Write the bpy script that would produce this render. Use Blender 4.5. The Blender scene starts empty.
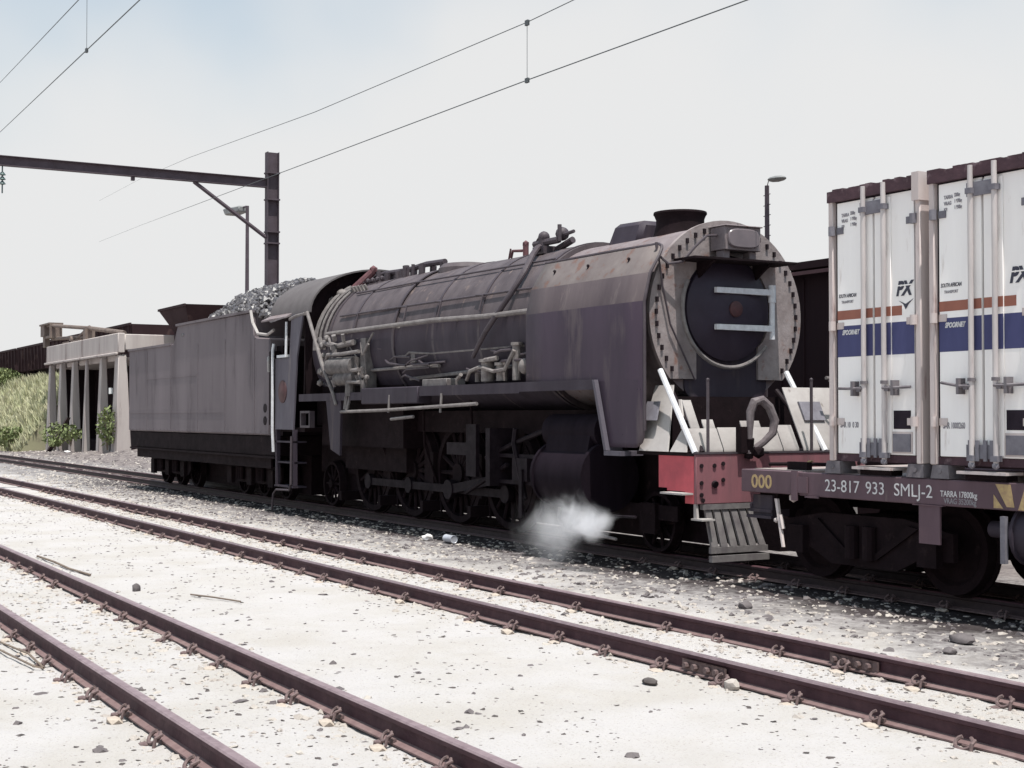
import bpy, bmesh, math, random
from mathutils import Vector, Matrix
R = math.radians
random.seed(7)
scene = bpy.context.scene
C = scene.collection

# ------------------------------------------------------------------ camera, sky, sun, exposure
cam = bpy.data.cameras.new('camera')
cam.sensor_fit = 'HORIZONTAL'; cam.sensor_width = 36.0; cam.lens = 36.0 * 1422 / 1024
cam.clip_start = 0.1; cam.clip_end = 6000
co = bpy.data.objects.new('camera', cam); C.objects.link(co)
co.location = (0, 0, 1.6696)
A, T = R(29.7213), R(1.2891)
Fw = Vector((-math.cos(A) * math.cos(T), math.sin(A) * math.cos(T), math.sin(T)))
co.rotation_euler = Fw.to_track_quat('-Z', 'Y').to_euler()
scene.camera = co

SUN = Vector((0.29, -0.05, 1.0)).normalized()
sl = bpy.data.lights.new('sun', 'SUN'); sl.energy = 5.0; sl.angle = R(0.5); sl.color = (1, 0.965, 0.92)
so = bpy.data.objects.new('sun', sl); C.objects.link(so)
so.rotation_euler = SUN.to_track_quat('Z', 'Y').to_euler(); so.location = (0, 0, 60)

w = bpy.data.worlds.new('World'); scene.world = w; w.use_nodes = True
nt = w.node_tree; nt.nodes.clear()
def wn(t, **k):
    n = nt.nodes.new(t)
    for a, b in k.items(): setattr(n, a, b)
    return n
sky = wn('ShaderNodeTexSky'); sky.sky_type = 'NISHITA'; sky.sun_disc = False
sky.sun_elevation = math.asin(SUN.z); sky.sun_rotation = math.atan2(SUN.x, SUN.y)
sky.dust_density = 3.0; sky.air_density = 1.0
tc = wn('ShaderNodeTexCoord'); sep = wn('ShaderNodeSeparateXYZ')
nt.links.new(tc.outputs['Generated'], sep.inputs[0])
nz = wn('ShaderNodeTexNoise'); nz.inputs['Scale'].default_value = 2.6; nz.inputs['Detail'].default_value = 4
nt.links.new(tc.outputs['Generated'], nz.inputs['Vector'])
# thin bright overcast near the horizon, thinning with height (and in patches) to the blue above
m1 = wn('ShaderNodeMath', operation='MULTIPLY_ADD'); m1.inputs[1].default_value = 0.45; m1.inputs[2].default_value = -0.235
nt.links.new(nz.outputs['Fac'], m1.inputs[0])
m2 = wn('ShaderNodeMath', operation='ADD'); nt.links.new(sep.outputs['Z'], m2.inputs[0]); nt.links.new(m1.outputs[0], m2.inputs[1])
mr = wn('ShaderNodeMapRange'); mr.interpolation_type = 'SMOOTHSTEP'
mr.inputs['From Min'].default_value = 0.16; mr.inputs['From Max'].default_value = 0.44
mr.inputs['To Min'].default_value = 0.985; mr.inputs['To Max'].default_value = 0.10
nt.links.new(m2.outputs[0], mr.inputs['Value'])
mx = wn('ShaderNodeMix', data_type='RGBA')
nt.links.new(mr.outputs[0], mx.inputs['Factor'])
tint = wn('ShaderNodeMix', data_type='RGBA', blend_type='MULTIPLY'); tint.inputs['Factor'].default_value = 1.0
nt.links.new(sky.outputs[0], tint.inputs['A']); tint.inputs['B'].default_value = (0.88, 1.07, 1.0, 1)
nt.links.new(tint.outputs['Result'], mx.inputs['A']); mx.inputs['B'].default_value = (4.68, 4.68, 4.68, 1)
bg = wn('ShaderNodeBackground'); bg.inputs['Strength'].default_value = 0.15
nt.links.new(mx.outputs['Result'], bg.inputs['Color'])
ow = wn('ShaderNodeOutputWorld'); nt.links.new(bg.outputs[0], ow.inputs['Surface'])

vs = scene.view_settings
vs.view_transform = 'Standard'; vs.look = 'None'; vs.exposure = 0.22; vs.gamma = 1.0; vs.use_curve_mapping = False
scene.cycles.volume_step_rate = 1.0
scene.cycles.max_bounces = 8; scene.cycles.volume_bounces = 6

# ------------------------------------------------------------------ helpers
TODO = []
class MB:
    def __init__(s): s.bm = bmesh.new()
    def poly(s, pts):
        return s.bm.faces.new([s.bm.verts.new(p) for p in pts])
    def hexa(s, b, t):
        n = len(b)
        vb = [s.bm.verts.new(p) for p in b]; vt = [s.bm.verts.new(p) for p in t]
        s.bm.faces.new(vb[::-1]); s.bm.faces.new(vt)
        for i in range(n):
            j = (i + 1) % n
            s.bm.faces.new((vb[i], vb[j], vt[j], vt[i]))
        return s
    def box(s, x0, x1, y0, y1, z0, z1):
        return s.hexa([(x0, y0, z0), (x1, y0, z0), (x1, y1, z0), (x0, y1, z0)],
                      [(x0, y0, z1), (x1, y0, z1), (x1, y1, z1), (x0, y1, z1)])
    def prism(s, pts, plane, a, b):
        f = {'xz': lambda p, t: (p[0], t, p[1]), 'yz': lambda p, t: (t, p[0], p[1]), 'xy': lambda p, t: (p[0], p[1], t)}[plane]
        return s.hexa([f(p, a) for p in pts], [f(p, b) for p in pts])
    def cyl(s, p0, p1, r0, r1=None, seg=16, caps=True):
        r1 = r0 if r1 is None else r1
        p0, p1 = Vector(p0), Vector(p1); d = (p1 - p0).normalized()
        u = d.orthogonal().normalized(); v = d.cross(u)
        a = []; b = []
        for i in range(seg):
            t = 2 * math.pi * i / seg; o = u * math.cos(t) + v * math.sin(t)
            a.append(s.bm.verts.new(p0 + o * r0)); b.append(s.bm.verts.new(p1 + o * r1))
        for i in range(seg):
            j = (i + 1) % seg; s.bm.faces.new((a[i], a[j], b[j], b[i]))
        if caps: s.bm.faces.new(a[::-1]); s.bm.faces.new(b)
        return s
    def tube(s, pts, r, seg=8, closed=False):
        pts = [Vector(p) for p in pts]; n = len(pts); rings = []; u = None
        for i, p in enumerate(pts):
            if closed: d = (pts[(i + 1) % n] - pts[i - 1])
            else: d = pts[min(i + 1, n - 1)] - pts[max(i - 1, 0)]
            d.normalize()
            u = d.orthogonal().normalized() if u is None else (u - d * u.dot(d)).normalized()
            v = d.cross(u)
            rr = r[i] if isinstance(r, (list, tuple)) else r
            rings.append([s.bm.verts.new(p + (u * math.cos(2 * math.pi * k / seg) + v * math.sin(2 * math.pi * k / seg)) * rr) for k in range(seg)])
        for i in range(n if closed else n - 1):
            a, b = rings[i], rings[(i + 1) % n]
            for k in range(seg):
                j = (k + 1) % seg; s.bm.faces.new((a[k], a[j], b[j], b[k]))
        if not closed: s.bm.faces.new(rings[0][::-1]); s.bm.faces.new(rings[-1])
        return s
    def lathe(s, prof, org, axis='x', seg=32):
        org = Vector(org)
        bas = {'x': (Vector((1, 0, 0)), Vector((0, 1, 0)), Vector((0, 0, 1))),
               'y': (Vector((0, 1, 0)), Vector((0, 0, 1)), Vector((1, 0, 0))),
               'z': (Vector((0, 0, 1)), Vector((1, 0, 0)), Vector((0, 1, 0)))}[axis]
        rings = []
        for (r, t) in prof:
            if r < 1e-6: rings.append([s.bm.verts.new(org + bas[0] * t)])
            else: rings.append([s.bm.verts.new(org + bas[0] * t + (bas[1] * math.cos(2 * math.pi * k / seg) + bas[2] * math.sin(2 * math.pi * k / seg)) * r) for k in range(seg)])
        for a, b in zip(rings, rings[1:]):
            for k in range(seg):
                j = (k + 1) % seg
                if len(a) == 1 and len(b) == 1: continue
                if len(a) == 1: s.bm.faces.new((a[0], b[j], b[k]))
                elif len(b) == 1: s.bm.faces.new((a[k], a[j], b[0]))
                else: s.bm.faces.new((a[k], a[j], b[j], b[k]))
        return s
    def ball(s, c, r, sub=2, sc=(1, 1, 1), jit=0):
        g = bmesh.ops.create_icosphere(s.bm, subdivisions=sub, radius=1.0)
        for v in g['verts']:
            k = 1 + random.uniform(-jit, jit)
            v.co = Vector((v.co.x * sc[0] * r * k + c[0], v.co.y * sc[1] * r * k + c[1], v.co.z * sc[2] * r * k + c[2]))
        return s
    def build(s, name, m, off=(0, 0, 0), smooth=True):
        bm = s.bm
        bmesh.ops.recalc_face_normals(bm, faces=bm.faces[:])
        if smooth:
            for f in bm.faces: f.smooth = True
            for e in bm.edges:
                if len(e.link_faces) == 2 and e.calc_face_angle(0) > 0.6: e.smooth = False
        off = Vector(off)
        if off.length: bmesh.ops.translate(bm, verts=bm.verts[:], vec=-off)
        me = bpy.data.meshes.new(name); bm.to_mesh(me); bm.free()
        if m: me.materials.append(m)
        return me

def tag(o, label=None, cat=None, group=None, kind=None):
    if label: o['label'] = label
    if cat: o['category'] = cat
    if group: o['group'] = group
    if kind: o['kind'] = kind
    return o
def thing(name, label, cat, loc, group=None):
    o = bpy.data.objects.new(name, None); C.objects.link(o); o.location = loc
    o.empty_display_size = 0.3
    return tag(o, label, cat, group)
def root_of(p):
    while p.parent: p = p.parent
    return p
def part(name, mb, m, parent, label=None, bev=0, loc=None):
    """a part whose mesh is given in world coordinates (or round `loc`)"""
    base = Vector(root_of(parent).location)
    if loc is None:
        me = mb.build(name, m, base) if isinstance(mb, MB) else mb
        l = Vector((0, 0, 0))
    else:
        me = mb.build(name, m) if isinstance(mb, MB) else mb
        l = Vector(loc) - base
    o = bpy.data.objects.new(name, me); C.objects.link(o); o.parent = parent
    p = parent
    while p.parent: l = l - Vector(p.location); p = p.parent
    o.location = l
    if label: o['label'] = label
    if bev:
        b = o.modifiers.new('bevel', 'BEVEL'); b.width = bev; b.segments = 1; b.limit_method = 'ANGLE'; b.angle_limit = R(40)
    if name in SPLIT: TODO.append(o)
    return o
SPLIT = {'corner_post', 'cab_side', 'sand_pipe', 'drain_cock', 'cladding_band', 'conduit_pipe', 'seam_strip', 'round_hole', 'coping', 'bar_bracket', 'hopper_leg', 'grab_rail',
         'inspection_cover', 'lubricator_pipe', 'injector_pipework', 'brake_pipe', 'boiler_pipe', 'bolt_row', 'beam_bolt', 'deflector_rivet', 'slide_bar', 'lamp_cable', 'far_handrail', 'main_frame',
         'blue_band', 'orange_band', 'yellow_chevron', 'sole_bar', 'white_notice', 'side_rib', 'cover_strip', 'foot_step', 'cowcatcher', 'cowcatcher_bar', 'cam_keeper', 'jib', 'front_apron', 'stem', 'bunker_wall', 'parapet', 'injector', 'steam_manifold', 'deck', 'small_pipework', 'coal_lump'}
SING = {'bolt_row': 'bolt', 'cowcatcher': 'slat', 'injector_pipework': 'valve_pipe'}
def islands(me):
    bm = bmesh.new(); bm.from_mesh(me); seen = set(); out = []
    for v in bm.verts:
        if v in seen: continue
        st = [v]; seen.add(v); isl = []
        while st:
            a = st.pop(); isl.append(a)
            for e in a.link_edges:
                b = e.other_vert(a)
                if b not in seen: seen.add(b); st.append(b)
        out.append([x.index for x in isl])
    bm.free(); return out
def split_part(o):
    isl = islands(o.data)
    if len(isl) < 2 or len(isl) > 60: return
    isl.sort(key=len, reverse=True)
    src = o.data
    for k, ids in enumerate(isl):
        bm = bmesh.new(); bm.from_mesh(src); keep = set(ids)
        bmesh.ops.delete(bm, geom=[v for v in bm.verts if v.index not in keep], context='VERTS')
        me = bpy.data.meshes.new(src.name); bm.to_mesh(me); bm.free(); me.materials.append(src.materials[0])
        if k == 0: o.data = me
        else:
            c = o.copy(); c.data = me; C.objects.link(c); c.parent = o.parent
def lone(name, mb, m, label=None, cat=None, group=None, kind=None, loc=(0, 0, 0), smooth=True):
    me = mb.build(name, m, loc, smooth) if isinstance(mb, MB) else mb
    o = bpy.data.objects.new(name, me); C.objects.link(o); o.location = loc
    return tag(o, label, cat, group, kind)
def dup_part(src, parent, loc):
    o = src.copy(); C.objects.link(o); o.parent = parent
    o.location = Vector(loc) - Vector(root_of(parent).location)
    for ch in src.children:
        c = ch.copy(); C.objects.link(c); c.parent = o
    return o
def dup_thing(src, loc, label=None):
    def rec(a, p):
        c = a.copy(); C.objects.link(c)
        if p: c.parent = p
        for ch in a.children: rec(ch, c)
        return c
    r = rec(src, None); r.location = loc
    if label: r['label'] = label
    return r
def lettering(name, body, size, loc, m, parent, sx=1.0, shear=0.0, bold=0.0, rot=(math.pi / 2, 0, 0)):
    cu = bpy.data.curves.new(name, 'FONT'); cu.body = body; cu.size = size; cu.shear = shear; cu.offset = bold
    cu.extrude = 0.0008
    t = bpy.data.objects.new(name, cu); C.objects.link(t)
    bpy.context.view_layer.update()
    me = bpy.data.meshes.new_from_object(t.evaluated_get(bpy.context.evaluated_depsgraph_get()))
    bpy.data.objects.remove(t)
    me.transform(Matrix.Diagonal((sx, 1, 1, 1)))
    me.transform(Matrix.Rotation(rot[0], 4, 'X'))
    me.materials.clear(); me.materials.append(m)
    return part(name, me, m, parent, loc=loc)

# ------------------------------------------------------------------ materials
def mat(name, c1, c2=None, scale=3.0, rough=0.8, bump=0.0, bscale=30.0, metal=0.0, spots=None, sfac=0.6, sscale=6.0, streak=False, detail=6.0, spec=0.3, lo=0.3, hi=0.7):
    m = bpy.data.materials.new(name); m.use_nodes = True
    n = m.node_tree.nodes; L = m.node_tree.links
    p = n['Principled BSDF']
    p.inputs['Roughness'].default_value = rough; p.inputs['Metallic'].default_value = metal
    p.inputs['Specular IOR Level'].default_value = spec
    c2 = c2 or tuple(x * 0.75 for x in c1)
    tcn = n.new('ShaderNodeTexCoord')
    mp = n.new('ShaderNodeMapping'); L.new(tcn.outputs['Object'], mp.inputs['Vector'])
    if streak: mp.inputs['Scale'].default_value = (1, 1, 0.18)
    def noise(sc, det):
        q = n.new('ShaderNodeTexNoise'); q.inputs['Scale'].default_value = sc; q.inputs['Detail'].default_value = det
        q.inputs['Roughness'].default_value = 0.62
        L.new(mp.outputs[0], q.inputs['Vector']); return q
    q = noise(scale, detail)
    r = n.new('ShaderNodeMapRange'); r.inputs['From Min'].default_value = lo; r.inputs['From Max'].default_value = hi
    L.new(q.outputs['Fac'], r.inputs['Value'])
    mix = n.new('ShaderNodeMix'); mix.data_type = 'RGBA'
    L.new(r.outputs[0], mix.inputs['Factor'])
    mix.inputs['A'].default_value = (*c1, 1); mix.inputs['B'].default_value = (*c2, 1)
    out = mix.outputs['Result']
    if spots:
        q2 = noise(sscale, 8.0)
        r2 = n.new('ShaderNodeMapRange'); r2.inputs['From Min'].default_value = sfac - 0.04; r2.inputs['From Max'].default_value = sfac + 0.06
        L.new(q2.outputs['Fac'], r2.inputs['Value'])
        mix2 = n.new('ShaderNodeMix'); mix2.data_type = 'RGBA'
        L.new(r2.outputs[0], mix2.inputs['Factor']); L.new(out, mix2.inputs['A']); mix2.inputs['B'].default_value = (*spots, 1)
        out = mix2.outputs['Result']
    L.new(out, p.inputs['Base Color'])
    rr = n.new('ShaderNodeMapRange'); rr.inputs['To Min'].default_value = max(rough - 0.12, 0.05); rr.inputs['To Max'].default_value = min(rough + 0.12, 1)
    L.new(q.outputs['Fac'], rr.inputs['Value']); L.new(rr.outputs[0], p.inputs['Roughness'])
    if bump:
        q3 = noise(bscale, 5.0)
        b = n.new('ShaderNodeBump'); b.inputs['Strength'].default_value = bump; b.inputs['Distance'].default_value = 0.02
        L.new(q3.outputs['Fac'], b.inputs['Height']); L.new(b.outputs[0], p.inputs['Normal'])
    return m

M = {}
M['boiler'] = mat('dusty_boiler_cladding', (.112, .091, .095), (.058, .045, .05), 3.0, .6, .22, 10, streak=True, spots=(.165, .125, .115), sfac=.64, sscale=7)
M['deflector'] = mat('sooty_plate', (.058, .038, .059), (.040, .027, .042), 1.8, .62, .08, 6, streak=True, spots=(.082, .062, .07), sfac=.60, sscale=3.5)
M['smokebox'] = mat('smokebox_grey', (.22, .185, .19), (.14, .11, .115), 3.5, .8, .2, 20, spots=(.14, .085, .075), sfac=.6, sscale=6)
M['front_plate'] = mat('scaly_front_plate', (.30, .258, .255), (.19, .155, .152), 5, .88, .3, 25, spots=(.20, .115, .095), sfac=.63, sscale=6)
M['black'] = mat('oily_black', (.02, .013, .016), (.013, .008, .010), 4, .7, .1, 15, spec=.15)
M['under'] = mat('grimy_underframe', (.015, .008, .010), (.008, .0045, .0055), 5, .85, .2, 20, spots=(.026, .016, .017), sfac=.65, spec=.12)
M['motion'] = mat('oily_steel', (.019, .013, .017), (.008, .005, .007), 7, .65, .05, 20, spec=.12)
M['door'] = mat('smokebox_door_black', (.035, .026, .042), (.024, .016, .026), 3, .5, .08, 12)
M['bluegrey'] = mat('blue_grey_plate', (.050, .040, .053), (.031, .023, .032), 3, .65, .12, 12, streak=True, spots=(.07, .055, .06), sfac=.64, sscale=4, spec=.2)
M['cabside'] = mat('faded_cab_paint', (.115, .105, .128), (.075, .064, .08), 3, .65, .1, 10, streak=True, spots=(.14, .12, .125), sfac=.62, sscale=5)
M['pipe'] = mat('dusty_pipe', (.215, .195, .188), (.115, .098, .098), 8, .7, .1, 40)
M['pipe_dark'] = mat('dark_pipe', (.075, .06, .068), (.05, .038, .045), 8, .6, .1, 40)
M['silver'] = mat('bare_metal_bar', (.66, .66, .68), (.50, .49, .51), 14, .7, .05, 40, spec=.2)
M['redbeam'] = mat('faded_red_paint', (.52, .085, .105), (.36, .07, .085), 5, .6, .05, 20)
M['redfront'] = mat('dusty_red_paint', (.25, .10, .115), (.17, .08, .09), 6, .7, .1, 20, streak=True, spots=(.3, .2, .2), sfac=.62)
M['apron'] = mat('dusty_pale_plate', (.43, .40, .385), (.31, .28, .27), 2.6, .9, .12, 25, detail=5, spots=(.21, .18, .17), sfac=.66, sscale=5)
M['cow'] = mat('worn_grey_slats', (.20, .185, .18), (.11, .095, .1), 7, .75, .1, 30)
M['tender'] = mat('ash_grey_tender', (.168, .140, .150), (.122, .101, .109), 1.3, .75, .14, 4, streak=True, spots=(.098, .079, .086), sfac=.60, sscale=2.6)
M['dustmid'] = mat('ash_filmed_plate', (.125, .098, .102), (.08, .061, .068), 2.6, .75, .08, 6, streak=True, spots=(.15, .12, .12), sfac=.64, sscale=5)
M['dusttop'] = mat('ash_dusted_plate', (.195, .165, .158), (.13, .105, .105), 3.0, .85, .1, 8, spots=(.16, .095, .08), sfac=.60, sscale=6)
M['foot'] = mat('dusty_rail_foot', (.20, .135, .13), (.13, .08, .08), 12, .85, .1, 40)
M['cylpaint'] = mat('oily_cylinder_paint', (.014, .009, .014), (.008, .005, .008), 4, .8, .15, 12, streak=True, spec=.08)
M['shade_rail'] = mat('shade_darkened_rail', (.03, .017, .02), (.018, .010, .012), 9, .6, .1, 50)  # rail colour darkened to stand in for the shade under the train
M['roof'] = mat('cab_roof_sheet', (.125, .112, .112), (.095, .082, .084), 3, .8, .1, 15)
M['coal'] = mat('coal', (.028, .023, .026), (.12, .108, .112), 12, .4, .3, 40, spec=.6)
M['lamp'] = mat('lamp_glass', (.16, .13, .14), (.12, .1, .11), 5, .35, .03, 10, spec=.5)
M['numplate'] = mat('red_brown_plate', (.085, .034, .036), (.055, .026, .028), 20, .6)
M['hose'] = mat('rubber_hose', (.17, .145, .15), (.1, .08, .085), 20, .8, .1, 60)
M['brass'] = mat('brass_fitting', (.26, .235, .22), (.11, .09, .09), 12, .6, .1, 40)
M['asbestos'] = mat('lagged_fitting', (.17, .155, .15), (.07, .06, .062), 9, .9, .4, 30)
M['redrag'] = mat('red_brown_valve', (.13, .055, .06), (.08, .035, .04), 9, .7)
M['white'] = mat('container_white_paint', (.92, .88, .855), (.81, .765, .74), 2.0, .55, .15, 2.5, streak=True, spots=(.58, .50, .46), sfac=.66, sscale=6, spec=.3)
M['frame'] = mat('weathered_container_frame', (.60, .52, .50), (.45, .38, .365), 4, .65, .06, 20, streak=True, spots=(.30, .22, .21), sfac=.62)
M['rust_top_shade_sill'] = mat('rusted_rail_and_shade_sill', (.085, .045, .055), (.05, .028, .035), 7, .85, .3, 20, spots=(.16, .11, .12), sfac=.6)
M['bar'] = mat('galvanised_bar', (.56, .51, .50), (.40, .36, .355), 10, .5, .05, 40, streak=True, spots=(.28, .22, .20), sfac=.66, sscale=8)
M['bracket'] = mat('grey_fitting', (.20, .19, .215), (.13, .12, .14), 10, .65, .1, 40)
M['blue'] = mat('blue_band_paint', (.06, .065, .165), (.045, .045, .12), 4, .6, .02, 10, streak=True)
M['orange'] = mat('orange_band_paint', (.33, .125, .085), (.24, .09, .065), 6, .6, streak=True)
M['ink'] = mat('black_lettering', (.05, .05, .07), (.05, .05, .07), 3, .7)
M['fadeink'] = mat('faded_lettering', (.30, .285, .30), (.22, .2, .22), 60, .7)
M['whiteink'] = mat('white_lettering', (.72, .71, .70), (.5, .47, .48), 40, .7)
M['yellowink'] = mat('yellow_lettering', (.48, .36, .16), (.34, .22, .14), 30, .7)
M['rubber'] = mat('door_seal', (.03, .022, .032), (.02, .015, .02), 6, .85, spec=.1)
M['wagon'] = mat('brown_wagon_paint', (.128, .08, .096), (.085, .053, .062), 3, .75, .1, 14, streak=True, spots=(.21, .165, .155), sfac=.66)
M['wdeck'] = mat('dusty_deck', (.38, .33, .31), (.24, .19, .185), 6, .85, .2, 30)
M['lock'] = mat('grey_casting', (.19, .17, .18), (.11, .095, .105), 9, .8, .15, 40)
M['rail'] = mat('rusty_rail', (.075, .033, .04), (.045, .02, .026), 9, .7, .15, 50)
M['railhead'] = mat('worn_railhead', (.24, .18, .19), (.15, .105, .115), 12, .5, .05, 50)
M['clip'] = mat('rusted_clip', (.17, .12, .115), (.09, .058, .058), 30, .7, .2, 80)
M['sleeper'] = mat('concrete_sleeper', (.50, .43, .36), (.34, .28, .24), 9, .9, .3, 40)
M['concrete'] = mat('stained_concrete', (.47, .42, .395), (.34, .29, .28), 1.3, .9, .15, 8, streak=True, spots=(.2, .16, .15), sfac=.63, sscale=1.2)
M['soot_shade_wall'] = mat('coal_shade_wall', (.022, .014, .017), (.015, .009, .011), 1.5, .95, .1, 8, spec=.1)  # near-black, so the shade behind the stage columns sits in the colour
M['hopper'] = mat('brown_hopper_steel', (.05, .03, .033), (.034, .02, .022), 1.0, .85, .1, 6, spots=(.09, .058, .055), sfac=.64, sscale=1.5, spec=.1)
M['crane'] = mat('rusty_crane', (.20, .155, .13), (.12, .09, .082), 3, .8, .1, 10)
M['mast'] = mat('mast_steel', (.085, .065, .08), (.06, .044, .052), 3, .7, .08, 10)
M['wire'] = mat('copper_wire', (.10, .11, .115), (.07, .075, .08), 3, .6)
M['insul'] = mat('glass_insulator', (.08, .12, .115), (.05, .08, .08), 3, .3)
M['lamphead'] = mat('lamp_housing', (.22, .22, .22), (.16, .16, .16), 3, .6)
M['globe'] = mat('white_globe', (.8, .8, .8), (.75, .75, .75), 3, .3)
M['shed'] = mat('dark_brown_cladding', (.03, .016, .018), (.02, .011, .013), 1.2, .85, .1, 6, streak=True, spec=.1)
M['shedtrim'] = mat('maroon_trim', (.1, .05, .055), (.07, .035, .04), 3, .8)
M['stone_dark'] = mat('dark_cinder', (.085, .072, .075), (.16, .14, .14), 9, .95, .3, 40)
M['stone_pale'] = mat('pale_ballast', (.44, .40, .36), (.30, .26, .24), 9, .95, .3, 40)
M['chip'] = mat('weathered_chip', (.10, .085, .08), (.055, .045, .044), 9, .95, .2, 40)
M['stick'] = mat('dry_stick', (.20, .155, .12), (.12, .09, .075), 12, .9)
M['tin'] = mat('tin_can', (.55, .57, .62), (.38, .38, .42), 12, .4, metal=.2)
M['paper'] = mat('crumpled_paper', (.75, .72, .70), (.6, .57, .56), 20, .9)
M['timber'] = mat('dark_timber', (.06, .04, .042), (.04, .026, .028), 4, .9, .2, 20)
M['grass'] = mat('dry_grass', (.36, .375, .225), (.44, .41, .29), .8, .9, spec=.1)
M['leaf'] = mat('weed_leaf', (.15, .19, .085), (.23, .25, .12), 2, .85, spec=.1)
M['hillsoil'] = mat('grassy_soil', (.26, .265, .16), (.31, .28, .19), .6, .95, .3, 3, spots=(.16, .135, .10), sfac=.60, sscale=.9)

# ------------------------------------------------------------------ ground
def ground_material():
    m = bpy.data.materials.new('sandy_yard_ground'); m.use_nodes = True
    n = m.node_tree.nodes; L = m.node_tree.links; p = n['Principled BSDF']
    p.inputs['Roughness'].default_value = 0.95; p.inputs['Specular IOR Level'].default_value = 0.1
    t = n.new('ShaderNodeTexCoord'); s = n.new('ShaderNodeSeparateXYZ'); L.new(t.outputs['Object'], s.inputs[0])
    def noise(sc, det=6, ro=.6, vec=None):
        q = n.new('ShaderNodeTexNoise'); q.inputs['Scale'].default_value = sc; q.inputs['Detail'].default_value = det; q.inputs['Roughness'].default_value = ro
        L.new(vec or t.outputs['Object'], q.inputs['Vector']); return q.outputs['Fac']
    def ramp(v, a, b, c=0., d=1.):
        q = n.new('ShaderNodeMapRange'); q.interpolation_type = 'SMOOTHSTEP'
        for k, x in (('From Min', a), ('From Max', b), ('To Min', c), ('To Max', d)): q.inputs[k].default_value = x
        L.new(v, q.inputs['Value']); return q.outputs[0]
    def mth(op, a, b):
        q = n.new('ShaderNodeMath'); q.operation = op
        for i, x in enumerate((a, b)):
            if isinstance(x, (int, float)): q.inputs[i].default_value = x
            else: L.new(x, q.inputs[i])
        return q.outputs[0]
    def mix(f, a, b):
        q = n.new('ShaderNodeMix'); q.data_type = 'RGBA'
        if isinstance(f, (int, float)): q.inputs['Factor'].default_value = f
        else: L.new(f, q.inputs['Factor'])
        for k, x in (('A', a), ('B', b)):
            if isinstance(x, tuple): q.inputs[k].default_value = (*x, 1)
            else: L.new(x, q.inputs[k])
        return q.outputs['Result']
    base = mix(ramp(noise(1.1), .35, .7), (.436, .410, .404), (.395, .365, .342))
    base = mix(mth('MULTIPLY', ramp(noise(60, 3, .7), .57, .66), .55), base, (.27, .24, .2))
    base = mix(mth('MULTIPLY', ramp(noise(22, 5, .7), .64, .70), .75), base, (.13, .11, .10))
    # cinder and ash verge beside and beyond the locomotive's track
    y = mth('ADD', s.outputs['Y'], mth('MULTIPLY', mth('SUBTRACT', noise(.9, 5), .5), 3.0))
    verge = ramp(y, 7.6, 9.0)
    ashn = mix(ramp(noise(9, 8, .75), .35, .68), (.27, .25, .245), (.065, .053, .056))
    patch = ramp(noise(1.7, 6, .6), .40, .62)
    f = mth('MULTIPLY', verge, ramp(patch, 0, 1, .72, 1.))
    base = mix(f, base, ashn)
    far = mth('MULTIPLY', ramp(s.outputs['Y'], 12.2, 13.4), .85)
    base = mix(far, base, mix(ramp(noise(3, 8, .7), .35, .65), (.22, .19, .18), (.11, .09, .09)))
    # oily ballast of the locomotive's own track, with the train's shadow painted in
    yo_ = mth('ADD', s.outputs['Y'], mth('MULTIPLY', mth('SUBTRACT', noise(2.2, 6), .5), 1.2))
    oil_shade = mth('MULTIPLY', mth('MULTIPLY', ramp(yo_, 8.95, 9.5), ramp(yo_, 12.4, 11.9)), ramp(s.outputs['X'], -47, -36))
    base = mix(mth('MULTIPLY', oil_shade, .9), base, mix(ramp(noise(12, 6, .7), .4, .7), (.018, .012, .013), (.045, .036, .037)))
    L.new(base, p.inputs['Base Color'])
    b = n.new('ShaderNodeBump'); b.inputs['Strength'].default_value = .55; b.inputs['Distance'].default_value = .03
    L.new(noise(38, 8, .75), b.inputs['Height']); L.new(b.outputs[0], p.inputs['Normal'])
    return m
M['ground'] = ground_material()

from mathutils import noise as mn
def ground_h(x, y):
    z = -0.152
    z += 0.020 * mn.noise((x * .8, y * .8, 0)) + 0.012 * mn.noise((x * 3.1, y * 3.1, 3)) + 0.007 * mn.noise((x * 9, y * 9, 7))
    # shallow heap of ash in front of the coal stage
    if x < -38 and y > 12.3:
        e = max(0, 1 - abs(x + 60) / 16) * max(0, min(1, (y - 12.3) / 2.5))
        z += e * (0.38 + 0.30 * mn.noise((x * .35, y * .5, 11)) + .12 * mn.noise((x * 1.3, y * 1.3, 2)))
    return z
def graded(a, b, step, out):
    v = [a + i * step for i in range(int((b - a) / step) + 1)]
    lo = [a - d for d in out]; hi = [v[-1] + d for d in out]
    return lo[::-1] + v + hi
outs = [.3, .7, 1.2, 2, 3, 4.5, 6.5, 9, 12, 16, 22, 30, 42, 60, 90, 150, 260, 500, 1000, 2500]
xs = sorted(set(graded(-30, -4, .075, [0.4 + .35 * i for i in range(150)] + [60 + x for x in outs[8:]])))
ys = graded(1.2, 12.4, .075, [.12 * i + .1 for i in range(70)] + [9 + x for x in outs])
mb = MB(); vv = [[mb.bm.verts.new((x, y, ground_h(x, y) if -90 < x < 20 and -5 < y < 25 else -.152)) for y in ys] for x in xs]
for i in range(len(xs) - 1):
    for j in range(len(ys) - 1):
        mb.bm.faces.new((vv[i][j], vv[i + 1][j], vv[i + 1][j + 1], vv[i][j + 1]))
g = lone('ground', mb, M['ground'], kind='structure')

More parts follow.
